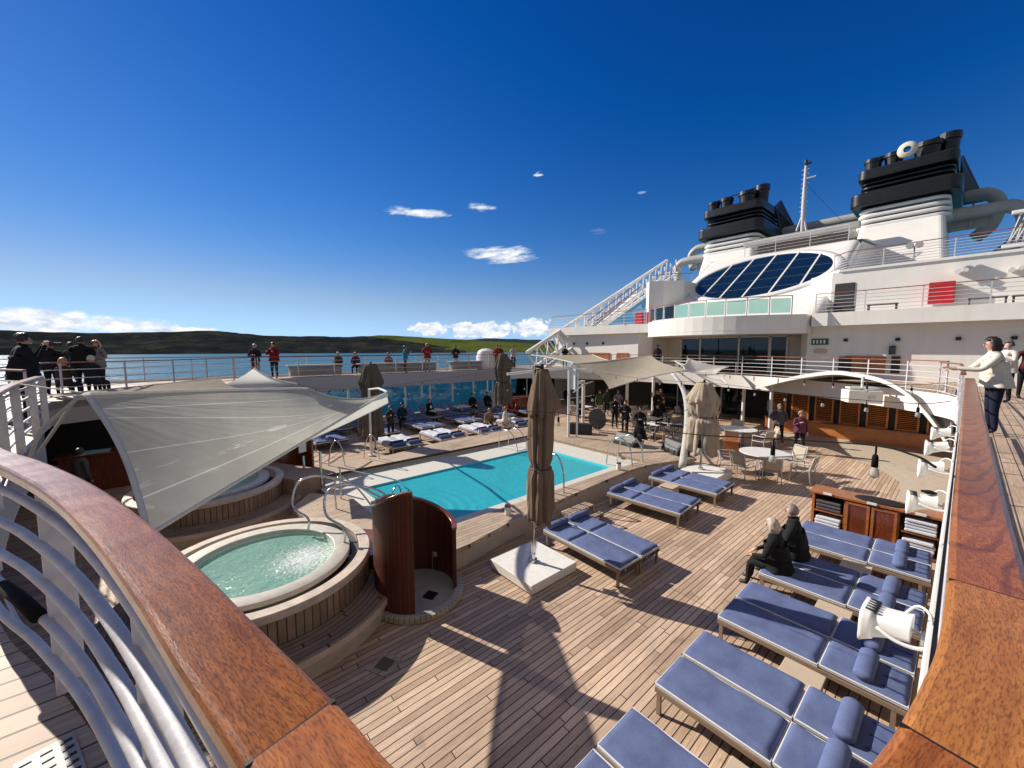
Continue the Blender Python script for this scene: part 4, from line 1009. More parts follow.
# ------------------------------------------------------------------ steel handrails and ladders
def hoop(label, pts, r=.022, name='grab_rail', group=None):
    m = MB(); m.tube(smoothpath(pts, 8), r, 10); return tag(m.build(name, STEEL, smooth=True), label, 'grab rail', group)
def arch_pts(p, q, h, lean=(0,0)):
    p, q = Vector(p), Vector(q); out = []
    for k in range(9):
        s_ = k/8; c_ = p.lerp(q, s_); c_.z += h*math.sin(PI*s_)**.55; c_ += Vector((lean[0],lean[1],0))*math.sin(PI*s_); out.append(c_)
    return out
hoop('long bent steel handrail from the near whirlpool rim towards the pool, nearer of two', [(2.12,7.05,.84),(2.13,7.06,1.12),(1.95,7.45,1.28),(2.05,7.7,1.62),(2.42,7.6,1.72),(2.75,7.1,1.55),(3.15,6.95,1.2),(3.3,6.9,.45)])
hoop('long bent steel handrail over the teak landing, farther of two', [(1.75,7.95,.86),(1.76,7.96,1.1),(1.6,8.4,1.25),(1.75,8.6,1.62),(2.1,8.5,1.72),(2.6,8.1,1.55),(3.2,7.7,1.25),(3.5,7.6,.3)])
GH = 'steel hoops on the far pool coping'
hoop('steel hoop handrail on the far coping, left of its neighbour', arch_pts((3.7,13.6,.45),(4.1,13.2,.45),.85), .02, group=GH)
hoop('steel hoop handrail on the far coping, nearest the sail post', arch_pts((4.9,13.7,.45),(5.3,13.3,.45),.85), .02, group=GH)
hoop('curved steel fountain spout arching over the near end of the pool', [(3.6,8.4,.27),(3.62,8.42,.8),(3.75,8.55,1.06),(3.95,8.75,1.0),(4.05,8.85,.72),(4.06,8.86,.5)], .022, 'fountain_spout')
m = MB(); m.lathe([(.001,.245),(.16,.25),(.17,.225)], 24, (4.1,8.9,0)); tag(m.build('fountain_foam', PEBBLE), 'round splash plate in the water below the steel spout', 'splash')
hoop('slanting pale handrail going down into the near end of the pool', [(3.1,10.4,.27),(3.1,10.4,1.15),(3.2,10.4,1.2),(4.7,10.6,.5),(5.0,10.6,.2)], .02)
hoop('upright pale handrail beside the slanting one at the pool end', [(2.8,9.8,.27),(2.8,9.8,1.1),(3.0,9.7,1.16),(3.3,9.5,.8),(3.6,9.3,.25)], .02)
GL = 'steel ladder hoops at the pool edge'
for i, (x_, lb) in enumerate(((7.15,'steel ladder hoop in front of the pool, right beside the big parasol'),(7.75,'steel ladder hoop above the slotted steps, right of the big parasol'))):
    hoop(lb, [(x_,6.85,.45),(x_+.03,6.9,1.0),(x_+.1,7.2,1.38),(x_+.1,7.55,1.25),(x_+.1,7.75,.75),(x_+.1,7.78,.1)], .024, group=GL)
for i, (x_, lb) in enumerate(((11.3,'steel ladder hoop at the far corner of the pool, left one'),(11.95,'steel ladder hoop at the far corner of the pool, right one'))):
    hoop(lb, [(x_,7.0,.45),(x_,7.1,1.0),(x_,7.45,1.3),(x_,7.85,1.1),(x_,8.0,.5),(x_,8.05,0)], .024, group=GL)
for (x_, y_, lb) in ((9.9,11.95,'thin steel ladder rails on the far side of the pool, partly behind the big parasol'),):
    m = MB()
    for d_ in (0,.5): m.tube(smoothpath([(x_+d_,12.3,.3),(x_+d_,12.2,.95),(x_+d_,11.6,1.05),(x_+d_,11.2,.6),(x_+d_,11.15,.0)],5), .018, 8)
    m.tube([(x_,11.15,.35),(x_+.5,11.15,.35)], .015, 6); tag(m.build('pool_ladder', STEEL, smooth=True), lb, 'ladder')
for k, (y_, z_) in enumerate(((6.15,.2),(5.85,.08))):
    m = MB()
    for j in range(4): m.box((7.5,y_+.07*j-.1,z_+.1),(.95,.05,.03))
    m.box((7.05,y_,z_+.03),(.04,.3,.1)); m.box((7.95,y_,z_+.03),(.04,.3,.1))
    tag(m.build('slatted_step', COPING), ('upper','lower')[k] + ' slatted teak step up to the pool by the ladder hoops', 'step', 'slatted pool steps')
GV = 'small white lanterns on the pool coping'
for i, (x_, y_, lb) in enumerate(((5.7,6.75,'small white lantern on the near coping by the big parasol'),(10.6,7.05,'small white lantern on the coping by the far ladder hoops'),(5.9,14.0,'small white lantern on the far coping beside the sail post'),(10.4,14.3,'small white lantern on the far coping between the towel loungers'),(13.9,8.2,'small white lantern on the coping at the band end of the pool'))):
    v = thing('lantern', lb, 'lantern', (x_, y_, .45), 0, GV)
    m = MB(); m.lathe([(.001,0),(.075,0),(.075,.2),(.001,.2)], 16); m.build('jar', PLAST, v, bev=.006)
    m = MB(); m.lathe([(.001,.2),(.08,.2),(.08,.23),(.001,.235)], 16); m.build('lid', MAHOG, v)
# ------------------------------------------------------------------ forward bar with louvred shutters
bar = thing('bar_counter', 'long reddish wooden bar front with closed louvred shutters under the arched white canopy', 'bar', (24,3.5,0)); BL = (24,3.5,0)
m = MB(); m.box((24.1,3.45,.34),(.2,6.9,.68)); m.build('counter_front', SHUT, bar, loc=BL)
m = MB(); m.box((24.02,3.45,.70),(.34,6.95,.05)); m.build('counter_top', MAHOG, bar, loc=BL, bev=.008)
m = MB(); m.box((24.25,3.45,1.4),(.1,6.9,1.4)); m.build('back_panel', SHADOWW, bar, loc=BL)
m = MB(); m.box((24.05,3.45,2.08),(.3,6.9,.16)); m.build('header', MAHOG, bar, loc=BL)
for i in range(7):
    y_ = .55+i*.97
    m = MB()
    for a_ in (-.34,.34): m.box((24.08,y_+a_,1.36),(.06,.07,1.26))
    for a_ in (.76,1.97): m.box((24.081,y_,a_),(.058,.61,.07))
    f_ = m.build('shutter', SHUT, bar, loc=BL)
    m = MB()
    for k in range(13): m.box((24.08,y_,.84+k*.085),(.075,.6,.014), 0, 0, R(38))
    m.build('louvre', SHUT, f_, loc=BL)
# arched canopy
AR = smoothpath([(22.3,6.9,2.35),(22.0,6.3,2.59),(21.32,5.04,3.01),(20.6,3.67,3.33),(20.13,2.82,3.31),(19.71,2.05,3.17),(19.41,1.48,2.89),(19.19,1.07,2.5),(18.9,.54,1.8),(18.72,.17,1.1)], 5)
ac = thing('arched_canopy', 'white arched canopy over the wooden bar at the right, its front rim perforated', 'canopy', AR[0])
def arcf(u, v):
    i = min(len(AR)-2, int(u*(len(AR)-1))); f_ = u*(len(AR)-1)-i; p_ = Vector(AR[i]).lerp(Vector(AR[i+1]), f_)
    q_ = Vector((24.0, max(.16, p_.y), min(2.95, 2.2+max(0, p_.z-2.2)*.6)))
    return p_.lerp(q_, v)
m = MB(); m.grid(arcf, 50, 6); m.build('vault', CREAM, ac, smooth=True, loc=AR[0], solid=.05)
m = MB()
for k in range(len(AR)-1):
    pass
m.grid(lambda u, v: Vector(arcf(u, 0)) + [Vector((-.06,0,-.09)), Vector((-.07,0,.06)), Vector((.06,0,.07)), Vector((.07,0,-.08))][int(round(v*4)) % 4], 50, 4); m.build('rim', WHITE, ac, loc=AR[0])
m = MB()
for k in range(30):
    p_ = Vector(arcf(.42+.5*k/30, 0)); m.box((p_.x-.0, p_.y, p_.z+.07), (.05,.05,.012), .4)
m.build('perforation', GREYM, ac, loc=AR[0])
m = MB(); m.poly([(19.3,.2,2.84),(19.0,.2,1.8),(18.75,.16,1.15),(21.5,.16,2.3),(22.0,.2,2.84)]); m.build('end_panel', GREYW, ac, loc=AR[0], solid=.03)
pj = thing('projector', 'white box projector hanging below the arched canopy', 'projector', (19.9,2.55,2.5)); PJ = (19.9,2.55,2.5)
m = MB(); m.box((19.9,2.55,2.5),(.7,1.05,.48), .5); m.build('housing', PLAST, pj, loc=PJ, bev=.03)
m = MB(); m.tube([(19.9,2.55,2.74),(19.9,2.55,3.25)], .04, 8); m.box((19.9,2.55,2.82),(.4,.9,.06), .5); m.build('bracket', PLAST, pj, loc=PJ)
m = MB(); m.box((19.66,2.2,2.5),(.03,.2,.14), .5); m.build('lens_panel', M('pale_lens',(.5,.5,.5),.3), pj, loc=PJ)
# dark interior, doorway and glass beyond the columns
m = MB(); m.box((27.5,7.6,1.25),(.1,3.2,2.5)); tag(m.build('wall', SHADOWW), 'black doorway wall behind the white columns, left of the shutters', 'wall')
sd_ = thing('sliding_doors', 'dark glass sliding doors under the forward deck behind the band', 'doors', (27.6,11.5,0)); SDL = (27.6,11.5,0)
for k in range(4):
    m = MB(); m.box((27.6,9.8+k*1.5,1.2),(.04,1.4,2.3)); m.build('pane', GLASSD, sd_, loc=SDL)
    m = MB(); m.box((27.6,9.05+k*1.5,1.2),(.1,.08,2.4)); m.build('frame', WHITE, sd_, loc=SDL)

# ------------------------------------------------------------------ round tables and chairs
def round_table(x_, y_, r_, label, zt=.74):
    t_ = thing('round_table', label, 'table', (x_, y_, 0), 0, 'round tables by the bar')
    m = MB(); m.lathe([(.001,zt-.03),(r_-.02,zt-.03),(r_,zt-.015),(r_-.006,zt),(.001,zt)], 48); m.build('table_top', M('table_top_white',(.70,.69,.66),.3,ns=4,amt=.05), t_)
    m = MB(); m.tube([(0,0,.03),(0,0,zt-.03)], .045, 12); m.build('stem', DARKM, t_)
    m = MB(); m.lathe([(.001,0),(.30,0),(.30,.02),(.06,.05),(.001,.05)], 24); m.build('foot', DARKM, t_)
    return t_
SLING = fabric('sling_fabric', (.45,.39,.31), .1, .0, 120)
def make_chair():
    t_ = thing('armchair', 'x', 'chair', (0,0,0))
    m = MB(); m.grid(lambda u, v: (-.24+.48*u, -.23+.46*v, .44-.02*math.sin(PI*u)-.015*math.sin(PI*v)), 8, 8); m.build('seat', SLING, t_, smooth=True, solid=.012)
    m = MB(); m.grid(lambda u, v: (-.24-.12*u, -.23+.46*v, .47+.40*u-.0), 6, 8); m.build('backrest', SLING, t_, smooth=True, solid=.012)
    for sy in (-1, 1):
        for f_ in (0, 1):
            m = MB(); x0 = .24 if f_ else -.26; m.tube([(x0+(.03 if f_ else -.05), sy*.26, 0),(x0, sy*.25, .44),(x0-(0 if f_ else .0), sy*.25, .64 if f_ else .46)], .016, 8); m.build('leg', RAILW, t_, smooth=True)
        m = MB(); m.tube(smoothpath([(.24,sy*.25,.63),(.2,sy*.26,.66),(-.1,sy*.26,.66),(-.30,sy*.25,.66)], 4), .018, 8); m.build('armrest', RAILW, t_, smooth=True)
    m = MB(); m.tube(smoothpath([(-.25,-.25,.42),(-.36,-.25,.86),(-.375,-.2,.895),(-.38,0,.90),(-.375,.2,.895),(-.36,.25,.86),(-.25,.25,.42)], 4), .016, 8)
    m.tube([(-.25,-.25,.43),(.24,-.25,.43)], .014, 8); m.tube([(-.25,.25,.43),(.24,.25,.43)], .014, 8); m.tube([(.24,-.25,.43),(.24,.25,.43)], .014, 8)
    m.build('frame', RAILW, t_, smooth=True); return t_
CH = make_chair(); chused = []
def chair(x_, y_, rz, label, group='white armchairs round the tables'):
    if not chused: chused.append(1); CH.location = (x_, y_, 0); CH.rotation_euler = (0,0,rz); tag(CH, label, None, group); return CH
    return dup(CH, (x_, y_, 0), rz, label, group)
round_table(15.3,4.35,.78,'round white table in front, nearest the loungers, with chairs all round')
round_table(19.0,6.5,.76,'round white table farther back, by the black doorway columns')
for a_, lb in ((205,'white armchair at the near side of the front round table, seen from behind'),(265,'white armchair at the right side of the front round table'),(330,'white armchair at the far right of the front round table, closest to the cabinet side'),(120,'white armchair at the left of the front round table, next to the parasol block'),(165,'white armchair between the parasol block and the front round table')):
    chair(15.3+1.12*math.cos(R(a_)), 4.35+1.12*math.sin(R(a_)), R(a_+180), lb)
for a_, lb in ((250,'white armchair right of the farther round table, next to the man in grey'),(300,'white armchair behind the right of the farther round table'),(190,'white armchair on the near side of the farther round table'),(100,'white armchair left of the farther round table, by the bowed strut'),(20,'white armchair behind the farther round table by the columns')):
    chair(19.0+1.15*math.cos(R(a_)), 6.5+1.15*math.sin(R(a_)), R(a_+180), lb)
m = MB(); m.box((17.2,6.1,.3),(.9,.5,.55), .3); m.box((17.2,6.1,.6),(1.0,.6,.05), .3); tag(m.build('wooden_chest', MAHL, bev=.01), 'low reddish wooden chest between the two round tables', 'chest')
m = MB(); m.lathe([(.001,.56),(.4,.56),(.4,.59),(.001,.6)], 24, (20.6,9.2,0)); m.tube([(20.6,9.2,0),(20.6,9.2,.56)], .05, 10); tag(m.build('cafe_table', BOXB), 'small pale table behind the beige parasol', 'table')
ri = 0
for x_, y_, lb in ((17.3,9.6,'left of the person in black'),(18.6,10.5,'behind the black speaker boxes'),(20.5,11.6,'at the back of the canopy'),(21.2,13.6,'left of the thin column'),(19.2,15.4,'by the canopy column with the lamp'),(22.4,9.9,'in front of the dark glass doors')):
    t_ = thing('cafe_table', f'small pale cafe table under the canopy, {lb}', 'table', (x_, y_, 0), 0, 'cafe tables under the canopy')
    m = MB(); m.box((0,0,.73),(.8,.8,.03)); m.build('table_top', PLAST, t_, bev=.006); m = MB(); m.tube([(0,0,0),(0,0,.72)], .04, 8); m.box((0,0,.02),(.5,.5,.03)); m.build('stem', DARKM, t_)
    chair(x_-.75, y_-.1, .1, f'armchair on the near side of the cafe table {lb}', 'armchairs under the canopy'); chair(x_+.1, y_-.8, 1.6, f'armchair right of the cafe table {lb}', 'armchairs under the canopy')
    chair(x_+.1, y_+.8, -1.6, f'armchair left of the cafe table {lb}', 'armchairs under the canopy')
for x_, y_, lb in ((11.6,20.4,'at the left'),(13.6,20.6,'in the middle'),(18.0,20.3,'nearest the port bar')):
    m = MB(); m.box((x_,y_,.7),(.9,.9,.03)); m.tube([(x_,y_,0),(x_,y_,.7)], .05, 8); tag(m.build('windbreak_table', PLAST), f'pale table by the blue windbreak, {lb} of three', 'table', 'tables by the windbreak')
m = MB(); m.box((17.4,19.3,.55),(1.8,.9,1.1), .2); m.box((17.4,19.3,1.12),(2.0,1.1,.05), .2); tag(m.build('wooden_stand', MAHOG, bev=.01), 'reddish wooden service stand across the pool, left of the big parasol', 'stand')
m = MB(); m.tube([(16.2+.38*math.cos(a_*.3), 18.8, .75+.38*math.sin(a_*.3)) for a_ in range(22)], .055, 8); tag(m.build('lifebuoy', M('lifebuoy_red',(.55,.03,.02),.4), smooth=True), 'red lifebuoy beside the wooden stand across the pool', 'lifebuoy')
# ------------------------------------------------------------------ band equipment on the coping
GB = 'black stage monitors on the coping'
for x_, y_, rz, lb in ((13.9,11.3,.6,'black wedge monitor on the coping, left one'),(13.7,8.75,-.1,'black wedge monitor on the coping in front of the person in black'),(14.0,6.9,-.5,'black wedge monitor near the beige parasol')):
    sp_ = thing('stage_monitor', lb, 'speaker', (x_, y_, .45), rz, GB)
    m = MB(); b_ = 0; m.v = [(-.26,-.5,0),(.28,-.5,0),(.28,-.5,.46),(-.08,-.5,.46),(-.26,-.5,.12),(-.26,.5,0),(.28,.5,0),(.28,.5,.46),(-.08,.5,.46),(-.26,.5,.12)]
    for q in ((0,1,2,3,4),(9,8,7,6,5),(0,5,6,1),(1,6,7,2),(2,7,8,3),(3,8,9,4),(4,9,5,0)): m.face(q)
    m.build('cabinet', M('speaker_black',(.014,.014,.015),.5), sp_, bev=.012)
    m = MB(); m.box((-.17,0,.29),(.02,.86,.30), 0, 0, R(28)); m.build('grille', DARKM, sp_)
dm = thing('gong_stand', 'round black disc on a stand on the left of the band', 'instrument', (14.7,11.0,.45))
m = MB(); m.tube([(-.03,0,.62),(.03,0,.62)], .48, 28); m.build('disc', M('disc_black',(.01,.01,.012),.4), dm)
m = MB()
for a_ in (0, 2.1, 4.2): m.tube([(0,0,.35),(.3*math.cos(a_),.3*math.sin(a_),0)], .015, 6)
m.tube([(0,0,.3),(0,0,.62)], .02, 6); m.build('stand', DARKM, dm)
for x_, y_, lb in ((14.9,9.6,'left of the person in black'),(15.3,7.6,'in front of the keyboard'),(16.4,10.6,'behind the black disc')):
    ms_ = thing('microphone_stand', f'thin black microphone stand {lb}', 'microphone stand', (x_, y_, 0), 0, 'microphone stands of the band')
    m = MB(); m.tube([(0,0,.05),(0,0,1.35),(-.25,.1,1.5)], .014, 6)
    for a_ in (.3,2.4,4.5): m.tube([(0,0,.18),(.3*math.cos(a_),.3*math.sin(a_),0)], .012, 6)
    m.build('stand', DARKM, ms_); m = MB(); m.ball((-.28,.11,1.52), .035, 8, 6); m.build('microphone', DARKM, ms_)
kb = thing('keyboard', 'dark electric keyboard on a stand under the canopy', 'keyboard', (16.6,8.4,0), .2)
m = MB(); m.box((0,0,.95),(.35,1.3,.1)); m.build('body', DARKM, kb, bev=.01); m = MB(); m.box((-.08,0,1.003),(.14,1.15,.008)); m.build('keys', PLAST, kb)
m = MB(); m.bar((0,-.5,0),(0,.4,.9),.03,.03); m.bar((0,.5,0),(0,-.4,.9),.03,.03); m.build('stand', DARKM, kb)
# ------------------------------------------------------------------ floodlights along the starboard deck edge
def floodlight(x_, label, z_=2.93, yaw=0.0, s=1.0, tilt=.25):
    t_ = thing('floodlight', label, 'floodlight', (x_, .035, z_), yaw, 'white floodlights on the starboard deck edge')
    # local +y points out over the pool
    m = MB(); n = 12
    def shell(u, v):
        a = 2*PI*u; w_ = (.125+.035*v**2)*s; h_ = (.085+.05*v**3)*s
        ca, sa = math.cos(a), math.sin(a); ex = .55
        return (w_*math.copysign(abs(ca)**ex, ca), .09*s+.27*s*v, h_*math.copysign(abs(sa)**ex, sa) - tilt*.3*v*s)
    m.grid(shell, 28, 8); b_ = m.build('housing', PLAST, t_, smooth=True)
    m = MB(); q0 = [shell(k/28, 0) for k in range(28)]; m.poly(q0); m.build('end_plate', PLAST, t_)
    m = MB(); q1 = [shell(k/28, 1) for k in range(28)]; m.poly(q1); m.build('lens', M('floodlight_lens',(.5,.5,.5),.15), t_)
    m = MB(); m.grid(lambda u, v: (Vector(shell(u, .74+.26*v)) - Vector((0,.24*s,0)))*1.08 + Vector((0,.245*s,.003)), 28, 3); m.build('visor', PLAST, t_, smooth=True, solid=.008)
    m = MB()
    for k in range(5): m.box(((-.09+.045*k)*s, .315*s, .124*s-tilt*.3*.84*s), (.017*s,.07*s,.012))
    m.build('vent_slots', DARKM, t_)
    for sx in (-1, 1):
        m = MB(); m.tube(smoothpath([(sx*.15*s,.27*s,-.02),(sx*.16*s,.16*s,-.05),(sx*.12*s,.05*s,-.06),(sx*.05*s,-.02,-.05)], 5), .014*s, 8); m.build('yoke_arm', PLAST, t_, smooth=True)
    m = MB(); m.box((0,0,-.05),(.16*s,.05,.07)); m.box((.06,-.02,-.08),(.04,.06,.14)); m.build('bracket', PLAST, t_, bev=.006)
    m = MB(); m.tube(smoothpath([(.05*s,.16*s,.02),(.10*s,.08*s,.10),(.04*s,.0,.09),(.0,-.01,-.02)], 6), .010*s, 6); m.build('cable', PLAST, t_, smooth=True)
    return t_
floodlight(2.97,'white floodlight nearest the camera, hanging over the blue loungers beside the teak rail', 2.78, -.06, .70)
floodlight(6.0,'white floodlight above the end of the wooden cabinet, with a black wedge on it', 2.70, .1, .78)
m = MB(); m.box((6.0,.17,2.784),(.08,.09,.02), .7); tag(m.build('black_wedge', CABLE), 'small black wedge lying on the floodlight by the wooden cabinet', 'pad')
floodlight(7.6,'white floodlight third along the deck edge, above the string of bulbs', 2.75, .1, .8)
floodlight(9.0,'white floodlight fourth along the deck edge, against the wooden shutters', 2.8, .1, .82)
floodlight(10.6,'white floodlight farthest along the deck edge, just under the arched canopy', 2.8, .1, .82)
# ------------------------------------------------------------------ strings of bulbs
def bulb_string(label, pts, bulbs, drop=.16, bs=.045, nm='string_lights', clear=True):
    t_ = thing(nm, label, 'string lights', pts[0], group='strings of bulbs over the pool deck')
    P = smoothpath(pts, 10); m = MB(); m.tube(P, .009 if bs > .04 else .006, 6); m.build('cable', CABLE, t_, smooth=True, loc=pts[0])
    L = [0]
    for a_, b_ in zip(P, P[1:]): L.append(L[-1]+math.dist(a_, b_))
    for f_ in bulbs:
        s_ = L[-1]*f_; i = 0
        while i < len(L)-2 and L[i+1] < s_: i += 1
        q = Vector(P[i]).lerp(Vector(P[i+1]), (s_-L[i])/max(1e-6, L[i+1]-L[i]))
        m = MB(); m.tube([q, q-Vector((0,0,drop*.45))], .006, 5); m.tube([q-Vector((0,0,drop*.4)), q-Vector((0,0,drop*.5)), q-Vector((0,0,drop*.95))], [.012, bs*.5, bs*.55], 10); so_ = m.build('socket', CABLE, t_, smooth=True, loc=pts[0])
        m = MB(); m.lathe([(bs*.45,0),(bs*.62,-bs*.4),(bs*.85,-bs*1.2),(bs*.8,-bs*1.8),(bs*.4,-bs*2.15),(.001,-bs*2.2)], 12, (q.x,q.y,q.z-drop*.95)); m.build('bulb', BULBG, so_, smooth=True, loc=pts[0])
    return t_
bulb_string('nearest string of bulbs, from the teak rail to the big parasol and over the pool', [(2.55,.06,3.775),(3.1,.16,3.71),(3.52,.4,3.655),(3.95,1.1,3.51),(4.3,1.95,3.36),(4.55,2.95,3.28),(4.75,4.5,3.24),(4.85,7.2,3.0),(5.6,14,2.95)], [.066,.123,.18,.245,.35,.52,.67,.81], .15, .034)
bulb_string('string of bulbs from the starboard rail past the projector to the canopy column', [(7.6,.10,3.62),(8.2,.6,3.5),(10.5,2.6,3.3),(13,5,3.2),(15,8.5,3.05),(16.6,13.3,3.1)], [.03,.09,.16,.24,.33,.42,.50,.58,.66,.75,.84,.92], .13, .034)
bulb_string('string of bulbs under the edge of the arched canopy, farther than the projector', [(11.5,.10,3.65),(13,1.2,3.45),(16,3.6,3.3),(18.5,6.5,3.2),(20,10,3.15),(20.3,12.9,3.3)], [.07,.16,.25,.34,.43,.52,.61,.70,.79,.88], .15, .038)
bulb_string('string of bulbs along the far side, from the sail post to the twin white post', [(5.85,15.4,2.7),(8,16.6,2.45),(10.5,16.2,2.3),(13.1,11.3,2.9)], [.08,.16,.24,.32,.40,.48,.56,.64,.72,.8,.88], .15, .038)
bulb_string('string of bulbs in front of the grey deck edge at the far left', [(3.4,17.5,3.0),(5,18.4,2.55),(7.5,19.2,2.4),(11,19.6,2.55),(14.5,18.4,3.0)], [.06,.12,.18,.24,.3,.36,.45,.54,.63,.72,.81,.9], .15, .038)
bulb_string('short string of bulbs crossing the pool from the twin white post to the ladder hoops', [(13.1,11.0,3.1),(13.0,9.3,2.2),(13.05,7.6,1.75),(13.3,5.7,2.4)], [.2,.35,.5,.65,.8], .3, .06)
# ------------------------------------------------------------------ superstructure
su = thing('superstructure', 'white stepped ship superstructure rising behind the pool, with the slanted oval window', 'superstructure', (30,10,UZ)); SU = (30,10,UZ)
def part(name, mat, m, parent=su, **kw): return m.build(name, mat, parent, loc=SU, **kw)
m = MB()
m.prism([(26.0,-4.2),(26.0,5.7),(26.6,6.1),(40,6.1),(40,-4.2)], UZ, 5.6); part('starboard_house', HULL, m)
m = MB(); m.prism([(28.6,14.9),(26.6,15.1),(26.0,15.9),(26,24.2),(40,24.2),(40,14.9)], UZ, 5.6); part('port_house', HULL, m)
m = MB(); m.box((28.45,14.4,3.95),(.1,1.2,2.3)); part('recess_wall', CREAM, m)
m = MB(); m.box((28.45,6.7,3.95),(.1,1.3,2.3)); part('recess_wall', CREAM, m)
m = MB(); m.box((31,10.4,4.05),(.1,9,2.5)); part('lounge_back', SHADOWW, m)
# glazed doors of the recess
for k, (y0, y1) in enumerate(((7.25,8.1),(8.15,9.85),(9.95,11.2),(11.2,12.4),(12.45,13.75))):
    m = MB(); m.box((28.4,(y0+y1)/2,3.95),(.03,y1-y0-.06,2.2)); part('door_pane', GLASSD, m)
m = MB()
for y_ in (7.2,8.12,9.9,12.42,13.8): m.box((28.38,y_,3.95),(.12,.1 if y_ not in (8.12,) else .16,2.3))
m.box((28.38,10.5,5.08),(.12,6.7,.09)); part('door_frame', WHITE, m)
# deck slab with the central bulge
bul = [(25.1 - 1.9*math.sin(PI*k/16)**.8, 5.6 + 9.0*k/16) for k in range(17)]
m = MB(); m.prism([(25.2,-4.4),(25.2,5.4)] + [(25.6,5.5)] + [(31,5.5),(31,14.7),(25.6,14.7)] + [(25.6,14.8),(25.4,24.4),(40,24.4),(40,-4.4)], 5.47, 6.13); part('deck_slab', HULL, m)
m = MB(); m.prism([(25.55,5.5)] + bul + [(25.55,14.7),(28.6,14.7),(28.6,5.5)], 5.12, 6.11); part('bulge_deck', HULL, m)
m = MB(); m.sweep([(p_[0]-.01,p_[1]) for p_ in bul], [(0,5.32),(-.03,5.32),(-.03,5.36),(0,5.36)]); part('bulge_moulding', WHITE, m)
# second level
m = MB(); m.prism([(28.0,-4.2),(28.0,5.2),(29.2,6.4),(40,6.4),(40,-4.2)], 6.13, 8.5); part('starboard_upper_house', HULL, m)
m = MB(); m.prism([(27.92,-4.4),(27.92,4.9),(28.9,5.6),(40,5.4),(40,-4.4)], 8.5, 8.62); part('upper_deck_slab', HULL, m)
m = MB(); m.prism([(29.2,14.2),(28.2,15.2),(27.8,16.2),(28.1,16.6),(40,17.6),(40,14.2)], 6.13, 9.4); part('port_upper_house', HULL, m)
# sloping front with the oval window
P0, PU, PV = Vector((31.95,10.15,9.5)), Vector((0,1,0)), Vector((7,0,4)).normalized(); PN = PU.cross(PV)
if PN.x > 0: PN = -PN
m = MB()
def slope(u, v):
    y_ = 5.15 + 10.2*u; z_ = 6.13 + 5.67*v; x_ = 26.05 + (z_-6.13)*1.75
    e = abs(2*u-1); return (x_, y_, z_ - .5*max(0, e-.94)/.06)
m.grid(slope, 40, 12); part('sloping_front', HULL, m, smooth=True)
m = MB(); m.grid(lambda u, v: (35.97+9*v, 5.2+10.1*u, 11.79 + .9*v), 8, 8); part('roof', HULL, m)
for y_ in (5.2, 15.3):
    m = MB(); m.poly([(26.1,y_,5.9),(35.9,y_,11.6),(45,y_,12.6),(45,y_,5.9)]); part('side_cheek', HULL, m)
AY, AV = 4.3, 3.9
def ell(a, k=1.0, o_=0.0): return P0 + PU*(AY*k*math.cos(a)) + PV*(AV*k*math.sin(a)) + PN*o_
n = 72; b = MB(); b.poly([ell(2*PI*k/n, .97, .06) for k in range(n)]); ow = part('oval_window', GLASSD if False else glass('oval_glass', (.02,.05,.09), .55, .03, .9, (.005,.016,.03)), b)
m = MB(); nseg = 72
for k in range(nseg):
    a0, a1 = 2*PI*k/nseg, 2*PI*(k+1)/nseg
    r_ = [(1.0,-.05),(1.10,-.02),(1.08,.10),(.985,.12),(.965,.03)]
    for i in range(len(r_)-1): m.poly([ell(a0,*r_[i]), ell(a1,*r_[i]), ell(a1,*r_[i+1]), ell(a0,*r_[i+1])])
part('window_rim', WHITE, m, ow, smooth=True)
for k in (-.62,-.30,.04,.38,.72):
    h_ = AV*math.sqrt(1-k*k)*.97; c_ = P0 + PU*(-AY*k) + PN*.085
    m = MB(); m.bar(c_-PV*h_, c_+PV*h_, .10, .05, up=PN); part('mullion', WHITE, m, ow)
for k in (-.62,-.25,.12,.5):
    w_ = AY*math.sqrt(1-k*k)*.96; c_ = P0 + PV*(AV*k) + PN*.072
    m = MB(); m.bar(c_-PU*w_, c_+PU*w_, .035, .02, up=PN); part('glazing_bar', M('dark_bar',(.10,.13,.16),.4), m, ow)
# upper house bits: doorway, portholes, vents, signs
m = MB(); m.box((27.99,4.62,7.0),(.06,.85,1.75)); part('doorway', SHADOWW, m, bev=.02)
for y_ in (19.0,20.6,22.0):
    m = MB(); m.tube([(25.95,y_,4.75),(26.05,y_,4.75)], .11, 14); part('porthole', DARKM, m)
for y_ in (4.1,2.2,.3,-1.2):
    m = MB(); m.box((25.95,y_,4.75),(.1,.16,.14)); part('wall_lamp', DARKM, m)
for k, (y_, w_) in enumerate(((19.3,1.9),(17.2,1.0))):
    m = MB(); m.box((25.96,y_,3.55),(.06,w_,.9)); part('wooden_panel', MAHL, m)
m = MB(); m.box((25.95,3.3,3.55),(.08,1.5,.8)); part('wooden_panel', MAHL, m)
m = MB(); m.box((25.93,4.05,3.55),(.07,.5,.7)); part('dark_cabinet', DARKM, m)
m = MB(); m.box((25.93,2.2,3.55),(.07,.3,.8)); part('dark_cabinet', DARKM, m)
gs = M('sign_green', (.01,.10,.05), .5)
m = MB(); m.box((25.96,5.15,4.68),(.04,.72,.32)); sg = part('exit_sign', gs, m)
m = MB()
for k in range(4): m.box((25.935,5.4-.15*k,4.68),(.012,.07,.18))
part('sign_mark', PLAST, m, sg)
m = MB(); m.box((25.96,5.1,4.2),(.03,.55,.22)); part('notice_plate', M('notice_tan',(.5,.42,.25),.5), m)
m = MB(); m.box((25.9,2.35,4.25),(.2,.22,.4)); part('loudspeaker', DARKM, m)
